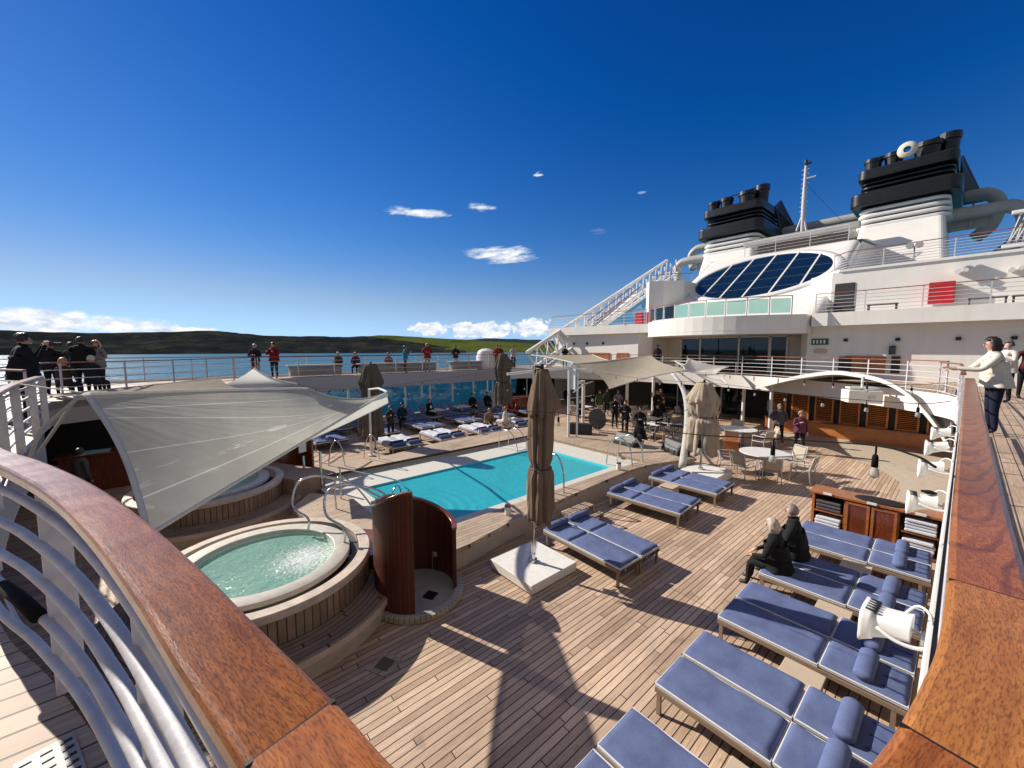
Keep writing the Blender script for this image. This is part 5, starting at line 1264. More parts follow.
for (y_, z_) in ((.55,7.9),(-1.0,7.75)):
    m = MB(); m.tube([(27.95,y_,z_),(27.5,y_,z_-.06)], .11, 10); m.tube([(27.95,y_-.25,z_+.05),(27.6,y_-.25,z_)], .09, 10); part('pipe_vent', HULL, m)
m = MB(); m.tube([(27.2,2.0,8.6),(27.2,2.0,9.2)], .03, 6)
for dy in (-.16,.16): m.tube([(27.05,2.0+dy,9.25),(27.3,2.0+dy,9.25)], .14, 12)
part('deck_floodlight', GREYM, m)
# railings of the house decks
RU = M('rusty_handrail', (.20,.06,.04), .5, ns=4, amt=.3)
railing('railing with a dark red handrail along the upper house deck, before the red locker', [(25.35,-4.3),(25.35,5.3)], 6.13, 1.0, nt=5, sp=1.9, cap=RU)
railing('curved balustrade of green glass panes on the bulging white deck below the oval window', [(p_[0]+.08,p_[1]) for p_ in bul[1:]], 6.12, .98, sp=1.05, cap=RU, panes=GLASSC, name='glass_balustrade')
railing('railing with a rusty handrail at the left end of the upper deck, by the truss', [(25.5,15.0),(25.6,24.2)], 6.13, 1.0, nt=4, sp=1.8, cap=RU)
railing('highest railing with a dark red handrail below the nearer funnel', [(28.05,-4.2),(28.05,4.6),(28.8,5.3)], 8.62, .95, nt=6, sp=2.4, cap=RU)
railing('short rusty railing on the white house left of the oval window', [(28.1,16.3),(28.4,14.9),(29.4,13.7)], 9.4, .5, nt=2, sp=1.2, cap=RU)
lk = MB(); lk.box((27.75,1.0,6.95),(.4,.85,1.0)); tag(lk.build('locker', RED, bev=.02), 'red locker behind the upper railing at the right', 'locker', 'red lockers')
for y_ in (15.75,16.6):
    lk = MB(); lk.box((27.2,y_,6.6),(.3,.6,.9)); tag(lk.build('locker', RED, bev=.02), 'small red locker at the left end of the glass balustrade, ' + ('right one of two' if y_ < 16 else 'left one of two'), 'locker', 'red lockers')
GO = 'dark deck chairs behind the upper railing'
for i, y_ in enumerate((4.5,2.9,-.4,-1.6)):
    m = MB(); m.box((26.6,y_,6.5),(.6,1.1,.05)); 
    for a_ in (-.5,.5): m.box((26.4,y_+a_,6.31),(.05,.05,.36)); m.box((26.8,y_+a_,6.31),(.05,.05,.36))
    tag(m.build('bench', M('bench_dark',(.05,.04,.04),.6)), f'dark low bench behind the upper railing, {["first right of the doorway","second right of the doorway","right of the red locker","at the right edge of the photo"][i]}', 'bench', GO)
# roof ducts: two long loops athwartships with rounded ends, and the rail below
for (x_, z_, w_, lb) in ((45,14.3,.55,'long grey duct across the roof with bent ends, front one joining the funnels'),(48.5,16.35,.55,'long grey duct behind the front one, its rounded end seen right of the nearer funnel')):
    d_ = thing('roof_duct', lb, 'duct', (x_,10,z_), group='grey ducts joining the funnels')
    yb = .0 if x_ < 46 else 1.2
    path = [(x_-.6,yb-1.0,z_-3.4),(x_-.3,yb-1.7,z_-2.5),(x_,yb-2.0,z_-1.0),(x_,yb-1.5,z_-.15),(x_,yb-.4,z_),(x_,5,z_),(x_,15,z_),(x_,21,z_),(x_,22.3,z_-.2),(x_,22.8,z_-1.0),(x_-.3,22.3,z_-2.4)]
    P = smoothpath(path, 6); m = MB(); m.tube(P, .45, 14); m.build('tube', GREYM, d_, smooth=True, loc=(x_,10,z_))
    m = MB(); m.box((x_+.7,10.2,z_-.62 if x_ < 46 else z_-.3),(.2,21,.9 if x_ < 46 else .3)); m.build('web', GREYM, d_, loc=(x_,10,z_))
    m = MB()
    for k in range(7): m.box((x_+.45,.5+k*3.3,z_-.6),(.25,.12,.8))
    m.build('rib', GREYM, d_, loc=(x_,10,z_))
m = MB(); m.box((41.0,10.2,13.95),(.5,8.2,.5)); tag(m.build('roof_beam', GREYM, bev=.05), 'grey beam above the roof railing between the two funnels', 'beam')
railing('white railing along the roof between the two funnels', [(40,6.6),(40,13.9)], 12.55, 1.35, nt=5, sp=2.1, cap=WHITE, name='roof_railing')
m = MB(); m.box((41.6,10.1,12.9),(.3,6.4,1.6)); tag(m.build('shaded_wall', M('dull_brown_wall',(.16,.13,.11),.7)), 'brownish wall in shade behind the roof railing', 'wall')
# ------------------------------------------------------------------ funnels
def funnel(cy, label, disc=False, dz=-.45):
    f = thing('funnel', label, 'funnel', (46,cy,9), group=None); FLc = (46,cy,9)
    def rr(hx, hy, cx, c=.9, n=5):
        out = []
        for sx, sy, a0 in ((1,1,0),(-1,1,90),(-1,-1,180),(1,-1,270)):
            for k in range(n+1):
                a = R(a0+90*k/n); out.append((cx+sx*(hx-c)+c*math.cos(a), cy+sy*(hy-c)+c*math.sin(a)))
        return out
    m = MB(); a_ = rr(4.2,2.85,44.4,.35); b_ = rr(3.5,2.35,46.0,.35); N = len(a_)
    m.v = [(x_,y_,8.6) for x_,y_ in a_] + [(x_,y_,14.4) for x_,y_ in b_]
    for i in range(N): m.face((i,(i+1)%N,N+(i+1)%N,N+i))
    m.face(range(N,2*N)); m.build('base', HULL, f, loc=FLc)
    for k in range(4):
        m = MB(); m.prism(rr(3.7-.05*k,2.65-.04*k,46.2+.0*k,.8), 14.35+.43*k, 14.62+.43*k); m.build('louvre_band', WHITE, f, loc=FLc, bev=.1)
    m = MB(); m.prism(rr(3.1,2.3,46.3,.9), 14.3, 17.4); m.build('core', GREYM, f, loc=FLc)
    m = MB(); m.prism(rr(4.6,3.05,46.8,.7), 16.05, 17.1); m.build('lower_cowl', BLACK, f, loc=FLc, bev=.15)
    for k in range(3):
        m = MB(); m.prism(rr(3.9-.05*k,2.6,46.9,.7), 17.2+.36*k, 17.36+.36*k); m.build('cowl_ring', BLACK, f, loc=FLc, bev=.05)
    m = MB(); m.prism(rr(3.2,2.3,46.9,.7), 17.0, 18.4); m.build('cowl_core', BLACK, f, loc=FLc)
    m = MB(); m.prism(rr(4.2,2.75,46.9,.6), 18.2, 19.0); m.build('upper_cowl', BLACK, f, loc=FLc, bev=.12)
    m = MB(); m.poly([(47.5,cy-2.95,17.0),(48.3,cy-3.0,16.4),(49.5,cy-3.9,17.1),(48.2,cy-2.75,20.0),(46.5,cy-2.75,19.0)]); m.build('side_fin', BLACK, f, loc=FLc, solid=.1)
    for (dx, dy, r_, h_) in ((-3.0,1.95,.52,.95),(-2.9,.75,.55,1.05),(-2.6,-1.05,.74,1.25),(-1.9,-2.1,.58,1.75),(1.4,1.5,.5,1.0),(1.7,-.6,.6,1.1)):
        m = MB(); x_, y_ = 46.7+dx, cy+dy
        m.lathe([(r_*.92,18.95),(r_,18.95+h_*.7),(r_*1.12,18.95+h_*.74),(r_*1.12,18.95+h_),(r_*.92,18.95+h_),(r_*.9,18.95+h_*.5),(.01,18.95+h_*.45)], 22, (x_,y_,0)); m.build('exhaust_pipe', BLACK, f, loc=FLc, smooth=False)
    m = MB(); m.tube([(43.7,cy+1.9,20.0),(43.9,cy-.9,20.3),(44.8,cy-2,20.8)], .05, 6); m.build('stay', BLACK, f, loc=FLc)
    if disc:
        m = MB(); m.lathe([(.22,0),(.30,.12),(.55,.16),(.58,.05),(.55,-.1),(.22,-.12)], 28); m.v = [(42.9+z_, cy-.05+x_, 19.75+y_) for x_,y_,z_ in m.v]; m.build('horn_ring', M('cream_ring',(.66,.60,.50),.4), f, loc=FLc, smooth=True)
    f.location.z += dz
    return f
funnel(4.05, 'nearer funnel, white base and black cowl with pipes and a white ring, at the right', True)
funnel(16.35, 'farther funnel, white base and black cowl with pipes, left of the mast')
mt_ = thing('mast', 'slim white mast on three legs between the funnels, with rungs and a lamp on top', 'mast', (44,10.1,12)); ML = (44,10.1,12)
m = MB(); m.tube([(44,10.1,12.2),(44,10.15,18.5),(44,10.15,21.4)], [.2,.16,.10], 12); m.build('pole', RAILW, mt_, loc=ML)
for (dx, dy) in ((-.4,1.2),(1.2,-.6),(-.3,-1.0)):
    m = MB(); m.tube([(44+dx*1.2,10.1+dy*1.1,12.2),(44,10.15,17.2)], .085, 8); m.build('leg', RAILW, mt_, loc=ML)
for k in range(12):
    m = MB(); m.box((44,10.15,16.6+k*.4),(.1,.55,.045)); m.build('rung', RAILW, mt_, loc=ML)
m = MB(); m.box((44,9.7,20.2),(.2,.7,.08)); m.build('yard', RAILW, mt_, loc=ML)
m = MB(); m.tube([(44,10.15,21.35),(44,10.15,21.8)], .14, 10); m.box((44,10.0,21.5),(.3,.5,.1)); m.build('lamp', DARKM, mt_, loc=ML)
m = MB(); m.tube([(44.1,9.9,19.5),(44.4,6.6,14.8)], .012, 4); m.build('stay_wire', DARKM, mt_, loc=ML)
mt_.location = (44, 10.55, 11.35)
# lattice at the right edge
la = thing('lattice_antenna', 'white lattice of thin struts at the right edge, below the bent duct', 'antenna', (38,-1.4,9.5)); LA = (38,-1.4,9.5)
m = MB()
for k in range(5): m.bar((38,-1.1-.28*k,10.5),(38,-1.5-.18*k,12.2),.06,.06); m.bar((38,-1.1-.28*k,10.5),(38,-1.8-.18*k,12.2),.06,.06)
m.build('lattice', WHITE, la, loc=LA)
for c_, s_, r_ in (((38,-1.75,12.3),(.4,1.2,.18),0),((38,-1.55,10.4),(.4,1.3,.2),0),((37.9,-1.2,9.6),(.9,.8,.9),.4)):
    m = MB(); m.box(c_, s_, r_); m.build('end_plate', WHITE, la, loc=LA, bev=.03)
# sloping truss with glass on the port side
tr_ = thing('sloping_truss', 'white sloping lattice truss with glass and stairs on the far left end of the superstructure', 'truss', (22,23,4)); TL = (22,23,4)
T0, T1 = Vector((21.6,23.2,4.0)), Vector((43.5,23.2,14.4)); dn_ = Vector((.35,0,-1.05))
m = MB(); m.bar(T0, T1, .22, .26); m.bar(T0+dn_*1.35, T1+dn_*1.35, .22, .30); m.bar(T0+dn_*1.35+Vector((.3,-.9,0)), T1+dn_*1.35+Vector((.3,-.9,0)), .2, .25); m.build('chord', WHITE, tr_, loc=TL)
m = MB()
for q in range(72):
    k, N_, o_ = q % 36, 36, Vector((.3,-.9,0))*(q//36)
    a_, b_ = T0.lerp(T1, k/N_)+o_, T0.lerp(T1, (k+1)/N_)+o_
    m.bar(a_+dn_*1.3 if k % 2 else a_, b_ if k % 2 else b_+dn_*1.3, .08, .08)
m.build('web_member', WHITE, tr_, loc=TL)
m = MB(); m.poly([(23,23.3,3.2),(42,23.3,12.2),(42,23.3,6.2),(27,23.3,2.9)]); m.build('glass', GLASST, tr_, loc=TL)
for k in range(6):
    x_ = 23.6+k*1.1; m = MB(); m.bar((x_,23.15,2.9),(x_-1.1,23.2,4.4+.5*k*.9),.1,.1); m.build('prop', WHITE, tr_, loc=TL)
m = MB(); m.bar((28,21.8,5.9),(35,21.8,9.6),.9,.2); m.build('stair_flight', HULL, tr_, loc=TL)
for dz in (.8,):
    for y_ in (21.3,22.3):
        m = MB(); m.tube([(28,y_,5.9+dz),(35,y_,9.6+dz)], .045, 6); m.build('stair_rail', RU, tr_, loc=TL)
m = MB(); m.lathe([(.001,0),(.75,0),(.75,.9),(.6,1.35),(.35,1.5),(.001,1.55)], 24, (17.8,23.6,UZ)); tag(m.build('vent_housing', WHITE, smooth=False, bev=.03), 'rounded white vent housing on the far promenade near the foot of the truss', 'vent')
# furniture on the promenades
m = MB(); m.box((24.9,10.6,UZ+.72),(.6,4.0,.05))
for y_ in (8.8,10.6,12.4): m.box((24.9,y_,UZ+.35),(.05,.05,.7)); m.box((25.15,y_,UZ+.35),(.05,.05,.7))
tag(m.build('promenade_table', PLAST), 'long pale table with thin legs on the forward promenade before the sliding doors', 'table')
for i, (x0, x1, lb) in enumerate(((4.5,7.4,'left one'),(8.2,13.5,'middle one'),(14.5,20.5,'right one'))):
    m = MB(); m.box(((x0+x1)/2,23.5,UZ+.62),(x1-x0,.75,.06)); m.box(((x0+x1)/2,23.5,UZ+.30),(x1-x0-.3,.5,.5)); tag(m.build('promenade_bench', M('bench_grey',(.30,.28,.27),.7), bev=.01), f'long pale topped bench unit on the far promenade, {lb} of three', 'bench', 'bench units on the far promenade')
m = MB(); m.box((11,24.62,UZ-.4),(44,.1,1.0)); tag(m.build('hull_side', HULL), 'white hull side under the far promenade', 'hull')
# left: awning edge, counter under the aft deck
m = MB(); m.poly([(-5.3,13.0,UZ+1.5),(-5.3,15.0,UZ+1.7),(-5.6,15.0,UZ+2.0),(-7.8,11.5,UZ+3.6),(-8,11,UZ+1.5)]); tag(m.build('awning_end', GREYW, solid=.08), 'grey sloping awning end at the left edge of the photo', 'awning')
m = MB(); m.box((-1.9,17.3,.55),(1.6,.6,1.1)); m.box((-1.9,17.3,1.13),(1.8,.75,.05)); tag(m.build('aft_bar', MAHOG, bev=.01), 'dark wooden bar in the shade below the deck at the left', 'bar')
m = MB(); m.box((-2.0,17.3,1.17),(.7,.45,.02)); tag(m.build('bar_tray', M('pale_blue_tray',(.35,.6,.62),.4)), 'pale blue tray on the dark bar at the left', 'tray')
fd = thing('floor_drain', 'small teak framed drain grate in the deck beside the whirlpool step', 'drain', (1.95,4.92,0), .5)
m = MB(); m.box((0,0,.006),(.34,.34,.008)); m.build('frame', COPING, fd)
m = MB(); m.box((0,0,.012),(.2,.2,.006)); m.build('grate', M('grate_brass',(.12,.08,.05),.5), fd)
# ------------------------------------------------------------------ people
SKIN = M('skin', (.50,.29,.20), .55, ns=14, amt=.1)
SHOE = M('shoe_dark', (.03,.028,.03), .6)
def cloth(c): return fabric('cloth_%d_%d_%d' % tuple(int(q*1000) for q in c), c, .15, 0, 90, wr=2.5) if ('cloth_%d_%d_%d' % tuple(int(q*1000) for q in c)) not in bpy.data.materials else bpy.data.materials['cloth_%d_%d_%d' % tuple(int(q*1000) for q in c)]
def hairm(c):
    k = 'hair_%d' % int(sum(q*(i+1) for i, q in enumerate(c))*1000)
    return bpy.data.materials.get(k) or M(k, c, .5, ns=40, amt=.3, bs=60, bstr=.5)
def person(loc, face, label, pose='stand', top=(.03,.03,.035), bottom=(.03,.03,.04), hair=(.05,.03,.02), h=1.7, arms='down', long_hair=False, hat=None, bulk=1.0, coat=False, lean=0.0, group=None, skin=None, turn=0.0, det=False, dress=False, hold=None):
    k = h/1.72
    J = {}; par = []; rad = {}
    def j(n, p, r, pa=None):
        J[n] = Vector(p); rad[n] = r if isinstance(r, tuple) else (r, r)
        if pa: par.append((pa, n))
    sit = pose == 'sit'
    pz = .56 if sit else .95
    ln = lean
    def up(z, x=0): return (x + math.sin(ln)*(z-.95), pz + (z-.95)*math.cos(ln))   # torso point measured upright
    def T(n, y, z, r, pa=None, x=0):
        a_, b_ = up(z, x); j(n, (a_, y, b_), r, pa)
    B = bulk
    T('pelvis', 0, .95, (.155*B,.125*B))
    T('waist', 0, 1.10, (.140*B,.105*B), 'pelvis'); T('chest', 0, 1.29, (.165*B,.12*B), 'waist'); T('collar', 0, 1.43, (.10,.085), 'chest'); T('neck', 0, 1.50, .052, 'collar', .01)
    T('jaw', 0, 1.565, (.066,.074), 'neck', .025); T('head', 0, 1.635, (.076,.090), 'jaw', .02); T('crown', 0, 1.69, (.055,.066), 'head', .01)
    for s_, sy in (('l', 1), ('r', -1)):
        T('sh'+s_, sy*.175*B, 1.40, .066*B, 'collar')
        sp = J['sh'+s_]
        am = arms if isinstance(arms, str) else arms[0 if s_ == 'l' else 1]
        if am == 'down': e_, w_ = Vector((-.03, sy*.07, -.27)), Vector((.05, sy*.06, -.50))
        elif am == 'rail': e_, w_ = Vector((.12, sy*.06, -.25)), Vector((.38, sy*.03, -.28))
        elif am == 'camera': e_, w_ = Vector((.14, sy*.10, -.20)), Vector((.26, -sy*.06, .10))
        elif am == 'phone': e_, w_ = Vector((.10, sy*.08, -.24)), Vector((.32, -sy*.05, -.10))
        elif am == 'lap': e_, w_ = Vector((.08, sy*.08, -.26)), Vector((.28, -sy*.06, -.36))
        elif am == 'pocket': e_, w_ = Vector((-.08, sy*.12, -.25)), Vector((.06, sy*.05, -.42))
        elif am == 'reach': e_, w_ = Vector((.20, sy*.06, -.23)), Vector((.47, sy*.02, -.22))
        elif am == 'fold': e_, w_ = Vector((.10, sy*.10, -.24)), Vector((.24, -sy*.10, -.20))
        else: e_, w_ = am
        j('el'+s_, sp+e_, .049, 'sh'+s_); j('wr'+s_, sp+w_, .034, 'el'+s_)
        dv = (w_-e_).normalized(); hd = sp+w_+dv*.085
        j('ha'+s_, hd, (.036,.026), 'wr'+s_)
        if det:
            sd_ = dv.cross(Vector((0,0,1))); sd_ = sd_.normalized() if sd_.length > .1 else Vector((0,1,0))
            for q in range(4):
                o_ = (q-1.5)*.019; fl = (.062,.074,.069,.052)[q]
                j('fa%d%s' % (q, s_), hd + sd_*o_ + dv*.03, .0105, 'ha'+s_); j('fb%d%s' % (q, s_), hd + sd_*o_ + dv*(.03+fl*.55) + Vector((0,0,-.014)), .0095, 'fa%d%s' % (q, s_)); j('fc%d%s' % (q, s_), hd + sd_*o_ + dv*(.03+fl*.8) + Vector((0,0,-.042)), .008, 'fb%d%s' % (q, s_))
            j('ta'+s_, hd - dv*.035 + sd_*.036*sy + Vector((0,0,-.004)), .012, 'ha'+s_); j('tb'+s_, hd + dv*.012 + sd_*.052*sy + Vector((0,0,-.022)), .010, 'ta'+s_)
        hp = J['pelvis'] + Vector((0, sy*.095, -.06)); j('hi'+s_, hp, .098*B, 'pelvis')
        if sit: kn, an = hp+Vector((.42, sy*.03, -.02)), hp+Vector((.44, sy*.03, -.42))
        elif pose == 'walk': kn, an = hp+Vector((.10*sy+.03, 0, -.41)), hp+Vector((.20*sy-.03, 0, -.81))
        elif pose == 'wide': kn, an = hp+Vector((.03, sy*.04, -.41)), hp+Vector((-.01, sy*.07, -.81))
        else: kn, an = hp+Vector((.02, sy*.015, -.41)), hp+Vector((-.01, sy*.02, -.81))
        j('kn'+s_, kn, .064, 'hi'+s_); j('an'+s_, an, .042, 'kn'+s_); j('to'+s_, an+Vector((.15, sy*.02, -.045)), (.042,.032), 'an'+s_)
    names_ = list(J); idx = {n_: i for i, n_ in enumerate(names_)}
    me = bpy.data.meshes.new('person'); me.from_pydata([tuple(J[n_]*k) for n_ in names_], [(idx[a_], idx[b_]) for a_, b_ in par], [])
    tmp = bpy.data.objects.new('person_tmp', me); C.objects.link(tmp)
    sk = tmp.modifiers.new('Skin', 'SKIN'); sk.use_smooth_shade = True
    lay = me.skin_vertices[0].data
    for n_ in names_: lay[idx[n_]].radius = (rad[n_][0]*k, rad[n_][1]*k); lay[idx[n_]].use_root = n_ == 'pelvis'
    sb = tmp.modifiers.new('Sub', 'SUBSURF'); sb.levels = sb.render_levels = 2
    dg = bpy.context.evaluated_depsgraph_get(); ev = tmp.evaluated_get(dg); m2 = bpy.data.meshes.new_from_object(ev)
    bpy.data.objects.remove(tmp)
    sm_ = skin or SKIN
    for mm in (sm_, cloth(top), cloth(bottom), SHOE): m2.materials.append(mm)
    def mi_of(a_, b_):
        n_ = b_
        if n_[:2] in ('ha','fa','fb','fc','ta','tb') or n_ in ('neck','jaw','head','crown'): return 0
        if n_[:2] == 'to': return 3
        if n_[:2] in ('hi','kn','an'): return 2
        return 1
    segs = [(J[a_]*k, J[b_]*k, mi_of(a_, b_), (rad[a_][0]+rad[b_][0])*.5*k) for a_, b_ in par]
    for p_ in m2.polygons:
        c_ = p_.center; best = 9; bi = 1
        for a_, b_, q_, rr in segs:
            d_ = b_-a_; t_ = max(0, min(1, (c_-a_).dot(d_)/max(1e-9, d_.length_squared))); ds = (c_-(a_+d_*t_)).length - rr*.9
            if ds < best: best, bi = ds, q_
        if bi == 2 and coat and not sit and c_.z > .86*k: bi = 1
        if bi == 2 and not sit and c_.z > .93*k: bi = 1
        p_.material_index = bi; p_.use_smooth = True
    o = bpy.data.objects.new('person', m2); C.objects.link(o); o.location = loc; o.rotation_euler = (0, 0, R(face)); tag(o, label, 'person', group)
    hc = (J['head']+Vector((0,0,.0)))*k
    # hair: shell round the skull leaving the face free
    m = MB(); n1, n2 = 22, 16
    rx, ry, rz_ = (.112 if long_hair else .104)*k, (.104 if long_hair else .092)*k, .122*k
    pts = {}
    for i in range(n1):
        for jj in range(n2):
            a0, a1 = 2*PI*i/n1, 2*PI*(i+1)/n1; b0, b1 = PI*jj/n2, PI*(jj+1)/n2
            am_, bm_ = (a0+a1)/2, (b0+b1)/2
            dx, dz = math.sin(bm_)*math.cos(am_), math.cos(bm_)
            if hat is None or True:
                if dx > .30 and dz < .60: continue
                if dz < (-.80 if long_hair else -.42) : continue
                if dx > -.05 and dz < -.2 and not long_hair: continue
            def q(a, b):
                w_ = 1 + .05*math.sin(5*a+2)*math.sin(4*b) + .035*math.sin(11*a+3*b) + (.05*math.sin(9*a+1)*max(0,-math.cos(b)) if long_hair else 0); ex = 1.0
                x_, y_, z_ = rx*math.sin(b)*math.cos(a)*w_, ry*math.sin(b)*math.sin(a)*w_, rz_*math.cos(b)*w_
                if long_hair and z_ < 0: z_ *= 1.5; x_ = x_*1.05 - .02*k; y_ *= 1.22
                return (hc.x-.008*k+x_, hc.y+y_, hc.z+.004*k+z_)
            m.poly([q(a0,b0), q(a0,b1), q(a1,b1), q(a1,b0)])
    hh = m.build('hair' if not hat else 'hat', hairm(hair) if not hat else cloth(hat), o, smooth=True, solid=.008*k)
    if det:
        f_ = Vector((hc.x+.088*k, 0, hc.z-.012*k))
        m = MB(); m.ball((f_.x-.002*k,0,f_.z-.012*k), (.014*k,.010*k,.022*k), 8, 6); m.build('nose', sm_, o, smooth=True)
        for sy in (-1,1):
            m = MB(); m.ball((hc.x+.0*k, sy*.083*k, hc.z-.015*k), (.022*k,.012*k,.032*k), 8, 6); m.build('ear', sm_, o, smooth=True)
            m = MB(); m.ball((f_.x-.009*k, sy*.031*k, f_.z+.012*k), (.008*k,.014*k,.008*k), 8, 6); m.build('eye', SHOE, o, smooth=True)
        m = MB(); m.ball((f_.x-.010*k,0,f_.z-.060*k), (.010*k,.024*k,.006*k), 8, 6); m.build('mouth', M('lips',(.42,.16,.13),.5), o, smooth=True)
    if dress:
        m = MB(); n = 28
        prof = [(.165,1.36),(.17,1.2),(.15,1.08),(.19,.92),(.27,.6),(.36,.3),(.40,.16)]
        m.lathe([(r_*k, z_*k) for r_, z_ in prof], n); m.v = [(x_*(.8 if z_ > 1*k else 1)*(1+.05*math.sin(6*math.atan2(y_, x_))), y_, z_) for x_, y_, z_ in m.v]; m.build('dress', cloth(top), o, smooth=True)
    if coat:
        m = MB(); n = 30; z0 = pz+.36; zl = pz-.10 if not sit else pz-.10
        def cf(u, v):
            a = 2*PI*u; z_ = z0 + (zl-z0)*v; x0, _ = math.sin(ln)*(z_-pz), 0
            rx_ = (.135+.045*v+.01*math.sin(7*a+9*v))*B; ry_ = (.185-.025*math.sin(PI*v)+.035*v+.012*math.sin(5*a+7*v))*B
            pf = 1 + .022*math.sin(v*34)
            return ((x0+rx_*pf*math.cos(a))*k, ry_*pf*math.sin(a)*k, z_*k)
        m.grid(cf, n, 20); m.build('jacket', cloth(top), o, smooth=True, solid=.008)
    if hold == 'camera':
        e = (J['wrl']+J['wrr'])*.5*k; m = MB(); m.box((e.x+.10*k, 0, e.z+.05*k), (.06,.14,.09)); m.tube([(e.x+.12*k,0,e.z+.05*k),(e.x+.24*k,0,e.z+.05*k)], .035, 12)
        c_ = m.build('camera_body', DARKM); c_.location = o.location; c_.rotation_euler = o.rotation_euler; c_.name = 'photo_camera'; tag(c_, 'black camera held up by the person in black at the left railing', 'camera')
    return o
blk, nv, dk = (.012,.012,.014), (.016,.02,.035), (.03,.03,.033)
# starboard promenade
person((10.9,-.36,UZ), 104, 'dark haired woman in a white quilted jacket gripping the teak rail at the right', 'stand', (.62,.58,.50), (.012,.016,.035), (.022,.010,.010), 1.68, ('reach','reach'), long_hair=True, bulk=1.12, coat=True, lean=.12, det=True)
person((17.6,-.75,UZ), 130, 'person in a white jacket and grey cap looking at a phone at the right', 'stand', (.60,.56,.50), (.012,.012,.016), (.1,.1,.1), 1.70, 'phone', hat=(.10,.11,.10), coat=True, bulk=1.05)
person((19.5,-1.2,UZ), 200, 'person in dark clothes at the right edge, beside the one with the phone', 'stand', (.10,.012,.016), blk, (.03,.02,.02), 1.7, 'down')
# couple on the lounger
person((7.93,1.95,-.03), 96, 'fair haired woman in black sitting on the blue lounger, seen from behind', 'sit', (.010,.010,.012), (.014,.014,.016), (.42,.37,.30), 1.68, 'lap', long_hair=True, bulk=1.28, coat=True, lean=.16, det=True)
person((8.66,1.88,-.02), 100, 'grey haired man in black with red sunglasses sitting on the blue lounger', 'sit', (.012,.014,.014), (.012,.012,.014), (.22,.20,.18), 1.78, 'lap', bulk=1.25, coat=True, lean=.10, det=True)
# walking men
person((20.9,5.45,0), 205, 'grey haired man in a grey top and black trousers standing by the black doorway', 'wide', (.09,.09,.095), (.02,.02,.018), (.30,.26,.22), 1.76, 'pocket', coat=True, bulk=1.12, det=True)
person((19.6,4.35,0), 215, 'bald man in a dark purple shirt and black trousers walking past the shutters', 'walk', (.11,.035,.065), (.012,.012,.014), (.42,.26,.19), 1.70, ('down','phone'), coat=True, bulk=1.08, det=True)
person((25.9,8.75,0), 200, 'person in a dark top and blue jeans in the black doorway between the columns', 'stand', blk, (.03,.06,.13), (.03,.02,.02), 1.75, 'fold')
# onlookers at the left
person((-2.3,12.4,UZ), 15, 'tall person in black at the left railing holding a camera up to the face', 'stand', (.010,.011,.016), (.012,.012,.018), (.03,.018,.014), 1.78, 'camera', bulk=1.25, coat=True, lean=.06, hold='camera', det=True)
person((-2.42,13.1,UZ), 15, 'dark haired person right behind the one with the camera at the left railing', 'stand', (.012,.012,.016), blk, (.022,.014,.012), 1.80, 'down', bulk=1.1, coat=True)
GO2 = 'onlookers at the aft rail'
person((-2.95,19.0,UZ), 70, 'onlooker in black with a pink knitted hat at the left', 'stand', blk, blk, (.05,.04,.04), 1.70, 'rail', hat=(.45,.03,.12), bulk=1.2, coat=True, group=GO2)
person((-2.65,20.2,UZ), 70, 'dark capped onlooker between the pink hat and the broad man at the left', 'stand', dk, blk, (.03,.02,.02), 1.70, 'rail', coat=True, group=GO2)
person((-2.3,19.2,UZ), 70, 'broad man in a black jacket seen from behind among the onlookers at the left', 'stand', blk, blk, (.03,.02,.02), 1.86, 'rail', bulk=1.3, coat=True, group=GO2)
person((-1.95,19.3,UZ), 250, 'blonde woman in a grey coat and dark scarf facing the camera among the onlookers', 'stand', (.22,.20,.19), blk, (.50,.36,.22), 1.76, 'fold', long_hair=True, coat=True, group=GO2)
person((-2.55,17.95,UZ-.05), 60, 'seated onlooker with light brown hair behind the left railing', 'sit', (.03,.022,.018), blk, (.32,.18,.08), 1.62, 'lap', long_hair=True, coat=True, group=GO2)
person((-2.0,18.35,UZ-.05), 60, 'seated white haired onlooker in dark clothes behind the left railing', 'sit', nv, blk, (.55,.50,.42), 1.7, 'lap', coat=True, group=GO2)
person((-2.0,15.0,0), 40, 'person in a grey shirt by the dark bar below the deck at the left', 'stand', (.10,.095,.10), blk, (.03,.02,.02), 1.68, 'down')
# far promenade
GF = 'people on the far promenade'
person((3.1,23.2,UZ), 250, 'white haired person in a dark jacket by the far rail, beside one in red', 'stand', nv, (.16,.02,.02), (.55,.5,.42), 1.72, 'fold', coat=True, group=GF)
person((3.9,23.1,UZ), 230, 'man in a dark red jacket above the small white peaked sail', 'stand', (.20,.014,.022), dk, (.03,.025,.02), 1.80, 'phone', coat=True, bulk=1.15, group=GF)
person((7.3,24.0,UZ), 240, 'seated person with white hair on the far promenade, left of two sitting there', 'sit', (.06,.055,.045), blk, (.5,.46,.4), 1.68, 'lap', coat=True, group=GF)
person((8.3,24.0,UZ), 240, 'seated person in a dark purple top on the far promenade, right of two sitting there', 'sit', (.10,.02,.05), blk, (.35,.2,.15), 1.66, 'lap', coat=True, group=GF)
person((10.35,24.0,UZ), 250, 'seated person in pink hidden behind the far railing, left of the turquoise jacket', 'sit', (.32,.10,.11), blk, (.10,.06,.05), 1.62, 'lap', coat=True, group=GF)
person((11.1,23.2,UZ), 330, 'person in a turquoise jacket on the far promenade', 'stand', (.02,.20,.28), (.16,.08,.09), (.025,.018,.018), 1.70, 'phone', coat=True, group=GF)
person((12.6,23.1,UZ), 250, 'white haired man in a red jacket and pale trousers on the far promenade', 'stand', (.26,.022,.02), (.45,.40,.34), (.5,.42,.36), 1.84, 'fold', coat=True, bulk=1.15, group=GF)
